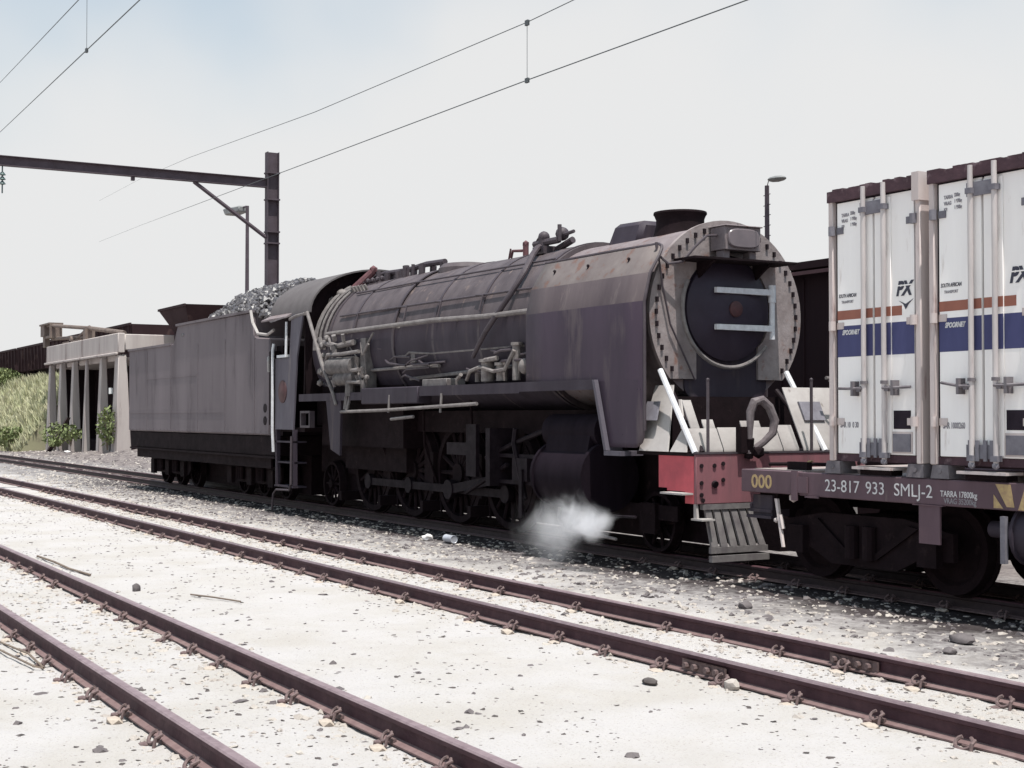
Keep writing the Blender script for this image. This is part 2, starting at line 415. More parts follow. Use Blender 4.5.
# ------------------------------------------------------------------ railway tracks
GA = 1.08
def rail_mb(y, x0, x1):
    prof = [(-.065, -.140), (.065, -.140), (.065, -.130), (.012, -.114), (.008, -.044), (.032, -.034), (.033, -.010), (.024, 0), (-.024, 0), (-.033, -.010), (-.032, -.034), (-.008, -.044), (-.012, -.114), (-.065, -.130)]
    m = MB()
    xs_ = [x0 + (x1 - x0) * i / 12 for i in range(13)]
    rings = [[m.bm.verts.new((x, y + p[0], p[1])) for p in prof] for x in xs_]
    for a, b in zip(rings, rings[1:]):
        for k in range(len(prof)):
            j = (k + 1) % len(prof)
            f = m.bm.faces.new((a[k], b[k], b[j], a[j]))
            if k in (6, 7, 8): f.material_index = 1
            elif k in (0, 1, 2, 12, 13): f.material_index = 2
    m.bm.faces.new(rings[0]); m.bm.faces.new(rings[-1][::-1])
    return m
def clip_mesh():
    m = MB()
    for s in (-1,):
        pts = []
        for i in range(13):     # open spring loop lying on the rail foot
            t = R(-60 + 300 * i / 12)
            pts.append((.050 * math.cos(t), s * (.092 + .026 * math.sin(t)), -.100 - .028 * math.sin(t)))
        m.tube(pts, .0105, 6)
        m.tube([(.062, s * .125, -.15), (.062, s * .112, -.095), (.05, s * .07, -.085)], .010, 6)
        m.box(-.045, .045, s * .068 - .004, s * .068 + .022, -.142, -.118)
        m.ball((-.03, s * .135, -.142), .035, 1, (1.3, 1, .7), .15)
    me = m.build('rail_fastening', M['clip']); me.materials.append(M['sleeper'])
    k = MB()
    for s in (-1,): k.ball((.02, s * .16, -.165), .07, 1, (1.2, .9, .45), .2)
    b2 = bmesh.new(); b2.from_mesh(me); n0 = len(b2.faces); k2 = k.build('x', None); b2.from_mesh(k2)
    b2.faces.ensure_lookup_table()
    for f in b2.faces[n0:]: f.material_index = 1
    b2.to_mesh(me); b2.free(); bpy.data.meshes.remove(k2)
    return me
CLIP = clip_mesh()
def sleeper_mesh():
    m = MB(); m.hexa([(-.13, -1.05, -.30), (.13, -1.05, -.30), (.13, 1.05, -.30), (-.13, 1.05, -.30)],
                     [(-.10, -1.03, -.146), (.10, -1.03, -.146), (.10, 1.03, -.146), (-.10, 1.03, -.146)])
    return m.build('sleeper', M['sleeper'])
SLEEP = sleeper_mesh()
def fishplate(T_, x, y):
    m = MB()
    m.prism([(-.06, -.128), (-.028, -.115), (-.026, -.052), (-.058, -.040), (-.045, -.045), (-.045, -.12)][::-1], 'yz', x - .24, x + .24)
    bmesh.ops.translate(m.bm, verts=m.bm.verts[:], vec=(0, y, 0))
    for k in (-.17, -.07, .07, .17):
        m.cyl((x + k, y - .04, -.084), (x + k, y - .085, -.084), .022, seg=6)
    part('fishplate', m, M['clip'], T_)
def track(yc, label, clip_range, fish=(), group='railway tracks', rm=('rail', 'railhead', 'foot')):
    t = thing('railway_track', label, 'railway track', (-20, yc, -.14), group)
    for sgn in (-1, 1):
        o = part('rail', rail_mb(yc + sgn * GA / 2, -170, 14), M[rm[0]], t)
        o.data.materials.append(M[rm[1]]); o.data.materials.append(M[rm[2]])
    rr = random.Random(int(yc * 10))
    x = clip_range[0]
    while x < clip_range[1]:
        s_ = bpy.data.objects.new('sleeper', SLEEP); C.objects.link(s_); s_.parent = t; s_.location = (x + 20, 0, .14 + rr.uniform(-.06, -.04))
        s_.rotation_euler = (0, 0, rr.uniform(-.03, .03))
        for sgn in (-1, 1):
            if rr.random() < .06: continue
            c = bpy.data.objects.new('rail_fastening', CLIP); C.objects.link(c); c.parent = t
            c.location = (x + 20 + rr.uniform(-.01, .01), sgn * GA / 2, .14); c.rotation_euler = (rr.uniform(-.05, .05), rr.uniform(-.06, .06), rr.uniform(-.12, .12)); c.scale = [rr.uniform(.88, 1.12)] * 3
        x += .70 + rr.uniform(-.03, .03)
    for (fx, fy) in fish: fishplate(t, fx, fy)
    return t
track(2.85, 'nearest rusty track, cut off by the bottom edge and lower left corner', (-24, -4))
track(6.65, 'middle rusty track between the nearest track and the locomotive, with bolted rail joints', (-35, -4.6), ((-7.95, 6.11), (-7.62, 7.19)))
track(10.79, 'farthest track, running under the steam locomotive and container wagon', (-14.5, -8), rm=('shade_rail', 'rail', 'clip'))
track_c_y = 10.79
YC = 10.76

# ------------------------------------------------------------------ steam locomotive
loco = thing('steam_locomotive', 'large dusty black steam locomotive with smoke deflectors and red front beam', 'steam locomotive', (-18.5, YC, 0))
ZB = 2.88
# boiler
bo = MB()
bo.lathe([(0, -24.0), (1.20, -24.0), (1.215, -20.6), (1.18, -20.5), (1.165, -16.25), (0, -16.25)], (0, YC, ZB), 'x', 56)
boiler = part('boiler', bo, M['boiler'], loco)
bands = MB()
for x, r in ((-23.2, 1.212), (-22.2, 1.214), (-20.55, 1.22), (-19.2, 1.18), (-17.75, 1.178), (-16.35, 1.174)):
    bands.lathe([(r - .012, x - .035), (r + .006, x - .035), (r + .006, x + .035), (r - .012, x + .035)], (0, YC, ZB), 'x', 56)
part('cladding_band', bands, M['pipe_dark'], boiler)
# longitudinal cladding seams and small handrail pipes with stanchions along the upper side
def on_boiler(x, ang, r): return (x, YC - r * math.cos(R(ang)), ZB + r * math.sin(R(ang)))
se = MB()
se.tube([on_boiler(-22.9, 25, 1.235), on_boiler(-20.6, 25, 1.235), on_boiler(-16.3, 25, 1.20)], .017, 6)
se.tube([on_boiler(-22.9, 49, 1.235), on_boiler(-20.6, 49, 1.235), on_boiler(-16.3, 49, 1.20)], .014, 6)
for x in (-22.1, -20.2, -19.0, -17.7):
    se.tube([on_boiler(x - .22, 25, 1.235), on_boiler(x, 24, 1.24), on_boiler(x, 13, 1.225)], .015, 6)
part('conduit_pipe', se, M['pipe_dark'], boiler)
lc = MB(); pr_ = []  # darker sheet over the lower near side of the boiler
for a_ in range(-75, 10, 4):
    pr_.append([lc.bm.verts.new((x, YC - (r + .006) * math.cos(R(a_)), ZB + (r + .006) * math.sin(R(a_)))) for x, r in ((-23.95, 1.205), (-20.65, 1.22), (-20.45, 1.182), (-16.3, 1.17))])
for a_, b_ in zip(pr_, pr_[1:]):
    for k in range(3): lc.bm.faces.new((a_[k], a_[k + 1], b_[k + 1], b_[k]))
part('lower_cladding', lc, M['bluegrey'], boiler, 'dark lower cladding sheet')
ha = MB()
hp = [(-23.15, 9.5, 3.10), (-21.0, 9.49, 3.10), (-19, 9.49, 3.10), (-17.4, 9.5, 3.06), (-16.2, 9.52, 3.06)]
ha.tube(hp, .036, 8)
for x in (-22.4, -20.4, -18.4, -16.7): ha.cyl((x, 9.5, 3.08), (x, 9.68, 3.05), .02, seg=6)
part('handrail', ha, M['pipe'], boiler)
# smokebox
sm = MB(); sm.lathe([(0, -16.27), (1.10, -16.27), (1.10, -13.66), (0, -13.66)], (0, YC, ZB), 'x', 56)
smokebox = part('smokebox', sm, M['smokebox'], loco)
# front ring plate with its lower opening
fp = MB()
rin = .66; cz = 2.95 - ZB
outer = []; inner = []
lowz = -.77
for k in range(53):
    t = k / 52; th = R(-42 + 264 * t)
    outer.append((YC + 1.15 * math.cos(th), ZB + 1.15 * math.sin(th)))
    if t < .12: inner.append((YC + .47, ZB + lowz + (t / .12) * (.35 + cz)))
    elif t > .88: inner.append((YC - .47, ZB + lowz + ((1 - t) / .12) * (.35 + cz)))
    else:
        th2 = R(-40 + 260 * (t - .12) / .76); inner.append((YC + rin * math.cos(th2), ZB + cz + rin * math.sin(th2)))
outer[0] = (outer[0][0], ZB + lowz); outer[-1] = (outer[-1][0], ZB + lowz)
f0 = [[fp.bm.verts.new((x, *q)) for q in L_] for x, L_ in ((-13.655, outer), (-13.655, inner), (-13.60, outer), (-13.60, inner))]
for k in range(52):
    fp.bm.faces.new((f0[2][k], f0[2][k + 1], f0[3][k + 1], f0[3][k]))
    fp.bm.faces.new((f0[0][k], f0[1][k], f0[1][k + 1], f0[0][k + 1]))
    fp.bm.faces.new((f0[0][k], f0[0][k + 1], f0[2][k + 1], f0[2][k]))
    fp.bm.faces.new((f0[1][k], f0[3][k], f0[3][k + 1], f0[1][k + 1]))
for k in (0, 52): fp.bm.faces.new((f0[0][k], f0[2][k], f0[3][k], f0[1][k]))
plate = part('front_ring', fp, M['front_plate'], loco)
bt = MB()
for k in range(34):
    th = R(-38 + 256 * k / 33)
    y, z = YC + 1.06 * math.cos(th), ZB + 1.06 * math.sin(th)
    bt.box(-13.60, -13.575, y - .017, y + .017, z - .03, z + .03)
part('bolt_row', bt, M['black'], plate)
# dark front wall and lower saddle panel
fw = MB(); fw.lathe([(0, -13.652), (.80, -13.652), (.80, -13.64), (0, -13.64)], (0, YC, ZB + cz), 'x', 40)
part('front_wall', fw, M['door'], loco)
sd = MB()
arc = [(YC + .62 * math.cos(R(180 + 180 * k / 16)), 2.02 + .26 * math.sin(R(180 + 180 * k / 16))) for k in range(17)]
sd.prism([(YC - .62, 2.5)] + arc + [(YC + .62, 2.5)], 'yz', -13.80, -13.635)
part('saddle_panel', sd, M['bluegrey'], loco)
# smokebox door
dr = MB(); dr.lathe([(.62, -13.64), (.62, -13.585), (.56, -13.555), (.40, -13.50), (.20, -13.455), (0, -13.44)], (0, YC, ZB + cz), 'x', 48)
door = part('smokebox_door', dr, M['door'], loco)
np_ = MB(); np_.lathe([(0, -13.452), (.095, -13.452), (.095, -13.425), (.075, -13.415), (0, -13.41)], (0, YC, ZB + cz), 'x', 24)
part('number_plate', np_, M['numplate'], door)
hr = MB()
hr.tube([(-13.52, YC + -.03 + .70 * math.cos(R(t)), ZB + cz + .70 * math.sin(R(t))) for t in range(152, 325, 5)], .026, 8)
part('ring_handrail', hr, M['pipe'], door)
for z in (3.17, 2.73):
    hb = MB(); hb.hexa([(-13.47, YC - .30, z - .032), (-13.42, YC - .30, z - .032), (-13.43, YC + .58, z - .036), (-13.50, YC + .58, z - .036)],
                       [(-13.47, YC - .30, z + .032), (-13.42, YC - .30, z + .032), (-13.43, YC + .58, z + .036), (-13.50, YC + .58, z + .036)])
    part('hinge_strap', hb, M['silver'], door)
hb = MB(); hb.cyl((-13.46, YC + .575, 2.60), (-13.46, YC + .575, 3.25), .034, seg=10)
hb.cyl((-13.46, YC + .575, 3.05), (-13.46, YC + .575, 3.26), .046, seg=10)
part('hinge_post', hb, M['silver'], door)
# headlight shelf, headlight and cable
sh = MB()
sh.box(-13.60, -13.18, YC - .80, YC + .74, 3.50, 3.525)
for y in (YC - .45, YC + .4): sh.hexa([(-13.6, y - .015, 3.3), (-13.59, y - .015, 3.3), (-13.59, y + .015, 3.3), (-13.6, y + .015, 3.3)], [(-13.6, y - .015, 3.5), (-13.25, y - .015, 3.5), (-13.25, y + .015, 3.5), (-13.6, y + .015, 3.5)])
part('lamp_shelf', sh, M['under'], loco)
hl = MB()
hl.box(-13.58, -13.30, YC - .27, YC + .27, 3.64, 3.92)
hl.box(-13.62, -13.27, YC - .285, YC + .285, 3.92, 3.935)
for y in (YC - .2, YC + .2): hl.box(-13.50, -13.36, y - .05, y + .05, 3.527, 3.638)
head = part('headlight', hl, M['smokebox'], loco, bev=.02)
ln = MB()
pts = []
for k in range(28):
    t = 2 * math.pi * k / 28; c_, s_ = math.cos(t), math.sin(t)
    pts.append((YC + .235 * math.copysign(abs(c_) ** .6, c_), 3.78 + .115 * math.copysign(abs(s_) ** .6, s_)))
ln.prism(pts, 'yz', -13.31, -13.268)
part('lens', ln, M['lamp'], head, bev=.012)
cb = MB()
cb.tube([(-13.45, YC - .28, 3.82), (-13.42, YC - .45, 3.80), (-13.42, YC - .62, 3.66), (-13.45, YC - .78, 3.48), (-13.5, YC - .95, 3.45), (-13.55, YC - 1.07, 3.56), (-13.56, YC - 1.08, 3.70)], .016, 6)
cb.tube([(-13.56, YC - 1.07, 3.70), (-13.56, YC - .99, 3.2), (-13.56, YC - .88, 2.75), (-13.56, YC - .66, 2.35), (-13.56, YC - .52, 2.1)], .012, 6)
part('lamp_cable', cb, M['pipe_dark'], loco)
# chimney and the low cowl behind it
ch = MB(); ch.lathe([(.37, 3.85), (.33, 3.98), (.305, 4.08), (.305, 4.15), (.325, 4.20), (.34, 4.22), (.335, 4.245), (.27, 4.245), (.25, 4.1), (.25, 3.85)], (-14.55, YC, 0), 'z', 36)
part('chimney', ch, M['under'], loco)
cw = MB(); cw.hexa([(-15.8, YC - .33, 3.85), (-15.05, YC - .33, 3.85), (-15.05, YC + .33, 3.85), (-15.8, YC + .33, 3.85)],
                   [(-15.72, YC - .22, 4.22), (-15.05, YC - .22, 4.20), (-15.05, YC + .22, 4.20), (-15.72, YC + .22, 4.22)])
part('chimney_cowl', cw, M['bluegrey'], loco, bev=.06)
# low steam dome, top feed clacks, whistle and safety valves
dm = MB(); dm.lathe([(.48, 3.9), (.47, 4.05), (.40, 4.12), (.2, 4.145), (0, 4.15)], (-20.3, YC, 0), 'z', 28)
part('dome', dm, M['boiler'], loco)
tf = MB()
tf.cyl((-17.2, YC - .42, 3.98), (-17.2, YC - .42, 4.17), .075, seg=10); tf.ball((-17.2, YC - .42, 4.2), .085, 2)
tf.cyl((-17.45, YC - .42, 4.12), (-16.8, YC - .42, 4.12), .05, seg=8); tf.ball((-16.9, YC - .30, 4.22), .10, 2)
tf.cyl((-16.78, YC - .42, 4.1), (-16.78, YC - .42, 4.33), .03, seg=8)
tf.cyl((-17.1, YC - .3, 4.0), (-16.7, YC - .25, 4.12), .05, seg=8)
tf.cyl((-16.75, YC - .36, 4.19), (-16.5, YC - .36, 4.21), .025, seg=6)
tf.box(-17.35, -17.05, YC - .52, YC - .30, 3.95, 4.06)
part('clack_valve', tf, M['pipe_dark'], loco)
vv_ = MB(); vv_.cyl((-17.95, YC - .28, 4.0), (-17.95, YC - .28, 4.17), .045, seg=8); vv_.ball((-17.95, YC - .28, 4.19), .055, 1); vv_.tube([(-18.35, YC - .3, 4.02), (-18.3, YC - .3, 4.12), (-18.05, YC - .28, 4.1)], .022, 6)
vv_.cyl((-18.42, YC - .3, 4.0), (-18.36, YC - .3, 4.16), .014, seg=6)
part('whistle', vv_, M['redrag'], loco)
# clutter along the firebox top in front of the cab
fx = MB()
fx.tube([(-23.9, YC - .15, 4.17), (-23.2, YC - .12, 4.22), (-22.4, YC - .1, 4.2), (-21.6, YC - .1, 4.24), (-20.9, YC - .1, 4.22)], .05, 8)
rr = random.Random(3)
for k in range(26):
    x = -23.85 + k * .115
    y = YC - .15 + rr.uniform(-.25, .2)
    fx.cyl((x, y, 4.0), (x + rr.uniform(-.03, .03), y, 4.16 + rr.uniform(0, .1)), rr.uniform(.03, .06), seg=7)
for k in range(6): fx.ball((-23.7 + k * .2, YC - .42, 4.08), .05, 1)
part('steam_manifold', fx, M['pipe_dark'], loco)
fv = MB()
fv.cyl((-23.6, YC - .55, 3.95), (-23.45, YC - .25, 4.28), .085, .07, seg=10); fv.ball((-23.45, YC - .25, 4.3), .085, 1)
part('safety_valve', fv, M['redrag'], loco)
fb = MB()
fb.ball((-23.7, YC - .75, 3.86), .12, 2, (1.2, .8, .8)); fb.ball((-23.9, YC - .86, 3.75), .08, 1)
fb.tube([(-23.95, YC - .5, 4.0), (-23.95, YC - .75, 3.8), (-23.8, YC - .9, 3.72)], .025, 6)
for k in range(5): fb.cyl((-23.3 + .14 * k, YC - .68, 3.86), (-23.3 + .14 * k, YC - .74, 3.96), .028, seg=6)
part('turret_valve', fb, M['brass'], loco)
cu_ = MB()
for k, (r0, dx) in enumerate(((1.25, 0), (1.27, .1), (1.25, .22), (1.24, .42))):
    cu_.tube([on_boiler(-23.75 + dx, a_, r0) for a_ in range(62, -10, -8)], .024 if k else .035, 6)
part('boiler_pipe', cu_, M['pipe'], loco)
# diagonal feed pipe from the clacks down to the running board
dp = MB()
dp.tube([(-17.35, YC - .42, 4.2), (-17.28, 10.42, 4.11), (-17.16, 10.2, 4.02), (-17.0, 10.03, 3.90), (-16.87, 9.9, 3.78), (-16.80, 9.79, 3.65), (-16.79, 9.68, 3.5), (-16.85, 9.6, 3.34), (-16.97, 9.54, 3.18), (-17.14, 9.50, 3.01), (-17.33, 9.47, 2.84), (-17.51, 9.46, 2.67), (-17.68, 9.46, 2.5)], [.055, .05, .047, .045, .044, .043, .042, .04, .04, .038, .036, .034, .03], 10)
part('feed_pipe', dp, M['pipe_dark'], loco)
# long pipes low on the boiler side, in its shade
lp = MB()
lp.tube([(-22.3, 9.62, 2.62), (-20.2, 9.62, 2.62), (-20.05, 9.60, 2.66), (-19.3, 9.62, 2.62), (-16.5, 9.63, 2.62)], .022, 6)
lp.tube([(-21.6, 9.58, 2.42), (-19.9, 9.58, 2.43), (-19.0, 9.6, 2.42)], .026, 6)
lp.tube([(-20.2, 9.7, 2.25), (-16.6, 9.7, 2.36)], .03, 6)
lp.box(-20.0, -19.85, 9.6, 9.7, 2.5, 2.7)
part('lubricator_pipe', lp, M['pipe'], loco)
# firebox sides and ash pan below the boiler
fbx = MB(); fbx.box(-24.0, -20.6, YC - 1.0, YC + 1.0, 1.15, 2.9); fbx.box(-23.4, -20.9, YC - .8, YC + .8, .75, 1.15)
part('firebox', fbx, M['under'], loco)
# injector and valve cluster beside the firebox
inj = MB()
inj.cyl((-22.75, 9.44, 2.52), (-21.75, 9.44, 2.50), .155, seg=14); inj.ball((-22.75, 9.44, 2.52), .16, 2)
inj.cyl((-22.5, 9.44, 2.3), (-21.7, 9.44, 2.32), .12, seg=12)
inj.cyl((-21.95, 9.42, 2.0), (-21.95, 9.42, 2.55), .085, seg=10)
part('injector', inj, M['asbestos'], loco)
ip = MB()
ip.tube([(-23.1, 9.42, 2.35), (-23.0, 9.4, 2.55), (-22.8, 9.36, 2.72), (-22.2, 9.36, 2.71), (-21.5, 9.38, 2.73)], .032, 8)
ip.tube([(-23.2, 9.46, 2.95), (-22.6, 9.46, 2.86), (-21.9, 9.46, 2.9)], .05, 8)
ip.tube([(-22.95, 9.45, 3.02), (-22.75, 9.42, 2.8)], .022, 6)
ip.tube([(-21.9, 9.36, 2.42), (-21.45, 9.36, 2.43)], .035, 8)
ip.tube([(-21.9, 9.36, 2.24), (-21.4, 9.36, 2.22)], .03, 8)
ip.tube([(-22.1, 9.42, 2.15), (-22.1, 9.38, 1.78)], .022, 6)
ip.tube([(-21.92, 9.42, 2.05), (-21.95, 9.36, 1.75)], .028, 6)
for (x, z, r) in ((-23.2, 2.9, .07), (-23.15, 2.72, .06), (-23.25, 2.45, .08), (-23.3, 2.25, .065), (-21.5, 2.42, .055), (-21.3, 2.3, .05), (-23.0, 3.02, .06)):
    ip.ball((x, 9.43, z), r, 1); 
rk = random.Random(17)
for k in range(16):
    x = rk.uniform(-23.4, -21.2); z = rk.uniform(2.1, 2.95); y = 9.40 + rk.uniform(-.03, .1)
    if rk.random() < .5: ip.tube([(x, y, z), (x + rk.uniform(-.1, .1), y - .02, z + rk.uniform(-.25, .25)), (x + rk.uniform(.1, .6), y, z + rk.uniform(-.2, .2))], rk.uniform(.012, .024), 6)
    else: ip.cyl((x, y, z), (x + rk.uniform(-.05, .05), y - .04, z + rk.uniform(.08, .16)), rk.uniform(.025, .05), seg=8)
part('injector_pipework', ip, M['pipe'], loco)
dk2 = MB()
for k in range(22):
    x = rk.uniform(-23.6, -16.4); z = rk.uniform(2.15, 2.6) if x > -21 else rk.uniform(2.1, 3.0); y = 9.5 + rk.uniform(-.04, .1)
    dk2.tube([(x, y, z), (x + rk.uniform(.1, .3), y - .02, z + rk.uniform(-.06, .06)), (x + rk.uniform(.4, .9), y + .03, z + rk.uniform(-.12, .12))], rk.uniform(.012, .022), 6)
part('small_pipework', dk2, M['pipe_dark'], loco)
bx = MB(); bx.box(-21.62, -21.42, 9.46, 9.66, 2.0, 2.95)
part('pipe_bracket', bx, M['asbestos'], loco)
# air pumps and lubricators just behind the smoke deflector
pu = MB()
for (x, z0, z1, r) in ((-17.35, 2.15, 2.42, .10), (-16.95, 2.15, 2.36, .08), (-16.55, 2.15, 2.62, .06), (-17.65, 2.15, 2.32, .04)):
    pu.cyl((x, 9.52, z0), (x, 9.52, z1), r, seg=12); pu.cyl((x, 9.52, z1), (x, 9.52, z1 + .04), r * 1.35, seg=12)
pu.tube([(-17.85, 9.45, 2.18), (-17.7, 9.42, 2.3), (-17.4, 9.42, 2.35), (-17.0, 9.42, 2.28), (-16.7, 9.42, 2.3), (-16.5, 9.45, 2.55)], .028, 6)
pu.tube([(-17.3, 9.44, 2.44), (-16.95, 9.44, 2.46)], .035, 6)
pu.ball((-16.3, 9.5, 2.33), .10, 2, (1, .8, 1.1))
pu.tube([(-18.1, 9.43, 2.2), (-17.95, 9.41, 2.26)], .03, 6)
part('mechanical_lubricator', pu, M['brass'], loco)
# running board
rb = MB()
rb.box(-21.35, -14.46, 9.40, 9.82, 2.03, 2.10)
rb.box(-16.25, -14.46, 9.385, 9.398, 1.99, 2.115)
rb.box(-19.25, -16.25, 9.385, 9.398, 1.97, 2.115)
rb.box(-24.2, -21.4, 9.40, 9.82, 1.98, 2.05)
rb.box(-24.2, -21.42, 9.385, 9.398, 1.93, 2.06)
part('running_board', rb, M['bluegrey'], loco)
tb = MB(); tb.box(-21.4, -19.3, 9.375, 9.62, 1.86, 2.12)
part('sand_box', tb, M['bluegrey'], loco, bev=.015)
tb = MB(); tb.box(-19.25, -18.45, 9.43, 9.75, 2.10, 2.22)
part('tool_box', tb, M['pipe'], loco, bev=.01)
tb = MB()
tb.tube([(-22.2, 9.36, 1.74), (-20.5, 9.36, 1.76), (-18.9, 9.36, 1.80), (-17.4, 9.37, 1.84)], .026, 8)
tb.tube([(-20.2, 9.36, 1.62), (-19.4, 9.36, 1.66)], .025, 6)
for x in (-22.0, -20.3, -18.5): tb.cyl((x, 9.36, 1.72), (x, 9.38, 2.0), .02, seg=6)
part('brake_pipe', tb, M['pipe'], loco)
st = MB()      # pale slanting edge strip at the front end of the running board, foot step below
st.hexa([(-14.48, 9.38, 2.11), (-14.43, 9.38, 2.11), (-14.43, 9.62, 2.11), (-14.48, 9.62, 2.11)],
        [(-14.22, 9.38, 1.26), (-14.17, 9.38, 1.26), (-14.17, 9.62, 1.26), (-14.22, 9.62, 1.26)])
st.box(-14.22, -13.86, 9.38, 9.70, 1.20, 1.255)
part('step_edge', st, M['silver'] if False else M['cabside'], loco)
# smoke deflector: flat below, folded inwards towards its top edge
def deflector(sgn):
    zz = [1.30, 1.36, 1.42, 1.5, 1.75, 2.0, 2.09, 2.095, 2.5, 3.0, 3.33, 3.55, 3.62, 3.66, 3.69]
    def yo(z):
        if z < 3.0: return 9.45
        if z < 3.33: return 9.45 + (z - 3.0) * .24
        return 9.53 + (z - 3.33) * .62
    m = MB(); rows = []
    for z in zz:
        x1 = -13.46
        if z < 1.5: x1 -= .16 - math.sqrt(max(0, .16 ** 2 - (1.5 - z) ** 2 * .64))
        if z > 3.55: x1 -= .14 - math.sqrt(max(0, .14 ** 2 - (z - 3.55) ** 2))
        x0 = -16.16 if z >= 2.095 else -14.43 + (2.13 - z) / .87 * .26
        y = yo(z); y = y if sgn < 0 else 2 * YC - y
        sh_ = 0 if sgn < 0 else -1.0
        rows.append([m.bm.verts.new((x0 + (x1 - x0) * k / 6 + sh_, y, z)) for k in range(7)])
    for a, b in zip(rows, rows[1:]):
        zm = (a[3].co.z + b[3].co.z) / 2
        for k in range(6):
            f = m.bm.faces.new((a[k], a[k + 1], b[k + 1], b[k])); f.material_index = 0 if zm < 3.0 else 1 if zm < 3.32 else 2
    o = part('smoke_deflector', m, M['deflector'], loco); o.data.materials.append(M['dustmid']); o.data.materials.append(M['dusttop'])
    sdm = o.modifiers.new('solid', 'SOLIDIFY'); sdm.thickness = .014
    e = MB(); pp = []
    for z in zz[3:]:
        x1 = -13.46
        if z > 3.55: x1 -= .14 - math.sqrt(max(0, .14 ** 2 - (z - 3.55) ** 2))
        y = yo(z); y = y if sgn < 0 else 2 * YC - y
        pp.append((x1 + (0 if sgn < 0 else -1.0), y + sgn * .006, z))
    ytop = yo(3.69) if sgn < 0 else 2 * YC - yo(3.69)
    pp += [(-14.5 + (0 if sgn < 0 else -1.0), ytop + sgn * .006, 3.70), (-16.16 + (0 if sgn < 0 else -1.0), ytop + sgn * .006, 3.70)]
    e.tube(pp, .018, 6)
    part('deflector_rim', e, M['pipe_dark'], o)
    if sgn > 0: return o
    b = MB()
    for x in (-15.75, -14.95, -14.05):
        y = yo(3.5) if sgn < 0 else 2 * YC - yo(3.5)
        for dz in (-.05, .05): b.ball((x, y + sgn * .006, 3.5 + dz), .022, 1)
        b.box(x - .012, x + .012, min(y, y + sgn * .012), max(y, y + sgn * .012), 3.44, 3.56)
    for (x, z) in ((-13.6, 1.98), (-13.53, 1.98), (-13.9, 1.45), (-14.0, 1.85), (-13.56, 1.35)):
        y = 9.45 if sgn < 0 else 2 * YC - 9.45
        b.ball((x, y + sgn * .004, z), .014, 1)
    part('deflector_rivet', b, M['black'], o)
    return o
deflector(-1); deflector(1)
# cab
cab = MB()
# side sheets with window opening and slanting front pillar
for y0, y1 in ((9.36, 9.39), (2 * YC - 9.39, 2 * YC - 9.36)):
    cab.hexa([(-25.35, y0, 1.42), (-24.42, y0, 1.42), (-24.42, y1, 1.42), (-25.35, y1, 1.42)], [(-25.35, y0, 2.74), (-24.25, y0, 2.74), (-24.25, y1, 2.74), (-25.35, y1, 2.74)])
    cab.hexa([(-24.62, y0, 2.74), (-24.25, y0, 2.74), (-24.25, y1, 2.74), (-24.62, y1, 2.74)], [(-24.52, y0, 3.52), (-23.95, y0, 3.52), (-23.95, y1, 3.52), (-24.52, y1, 3.52)])
cabo = part('cab_side', cab, M['cabside'], loco)
cp = MB(); cp.lathe([(0, 0), (.21, 0), (.21, .01), (.19, .014), (.15, .014), (.14, .02), (0, .02)], (0, 0, 0), 'y', 24)
mmb = cp; bmesh.ops.scale(mmb.bm, vec=(1, -1, 1), verts=mmb.bm.verts[:])
bmesh.ops.translate(mmb.bm, verts=mmb.bm.verts[:], vec=(-24.95, 9.358, 2.12))
part('cab_number_plate', mmb, M['numplate'], cabo)
cs = MB(); cs.box(-25.2, -24.72, 9.33, 9.5, 2.75, 2.80)
part('arm_rest', cs, M['silver'], cabo)
cf = MB()
pts = [(YC - 1.34, 1.95)] + [(YC - 1.32 * math.cos(R(a_)), 3.52 + .80 * math.sin(R(a_))) for a_ in range(0, 181, 9)] + [(YC + 1.34, 1.95)]
cf.prism(pts, 'yz', -24.06, -24.02)
part('cab_front', cf, M['under'], loco)
bk = MB(); bk.box(-25.3, -24.1, YC - 1.3, YC + 1.3, 1.38, 1.46); bk.box(-24.5, -24.1, YC - .9, YC + .9, 1.5, 3.4)
part('cab_floor', bk, M['under'], loco)
rf = MB(); ringA = []; ringB = []
n_ = 24
for k in range(n_ + 1):
    a_ = R(180 * k / n_); rad = (1.36, .83)
    y, z = YC - rad[0] * math.cos(a_), 3.52 + rad[1] * math.sin(a_)
    yi, zi = YC - (rad[0] - .03) * math.cos(a_), 3.52 + (rad[1] - .03) * math.sin(a_)
    ringA.append([rf.bm.verts.new((x, *p)) for x, p in ((-25.75, (y, z)), (-23.72, (y, z)), (-23.72, (yi, zi)), (-25.75, (yi, zi)))])
for a_, b_ in zip(ringA, ringA[1:]):
    for k in range(4):
        j = (k + 1) % 4; rf.bm.faces.new((a_[k], b_[k], b_[j], a_[j]))
rf.bm.faces.new(ringA[0]); rf.bm.faces.new(ringA[-1][::-1])
roof = part('cab_roof', rf, M['roof'], loco)
gv = MB()
gv.hexa([(-25.75, 9.22, 3.44), (-24.6, 9.28, 3.46), (-24.6, 9.5, 3.58), (-25.75, 9.5, 3.58)], [(-25.75, 9.22, 3.47), (-24.6, 9.28, 3.49), (-24.6, 9.5, 3.61), (-25.75, 9.5, 3.61)])
part('roof_gutter', gv, M['smokebox'], roof)
gt = MB(); gt.tube([(-23.9, 9.38, 3.5), (-24.3, 9.36, 3.48), (-24.6, 9.36, 3.44)], .03, 6)
part('gutter_pipe', gt, M['pipe'], roof)
hr = MB(); hr.tube([(-25.36, 9.33, 3.02), (-25.36, 9.31, 2.9), (-25.36, 9.31, 1.4), (-25.36, 9.33, 1.0)], .028, 8)
hr.tube([(-24.72, 9.34, 3.40), (-24.72, 9.33, 2.75)], .024, 8)
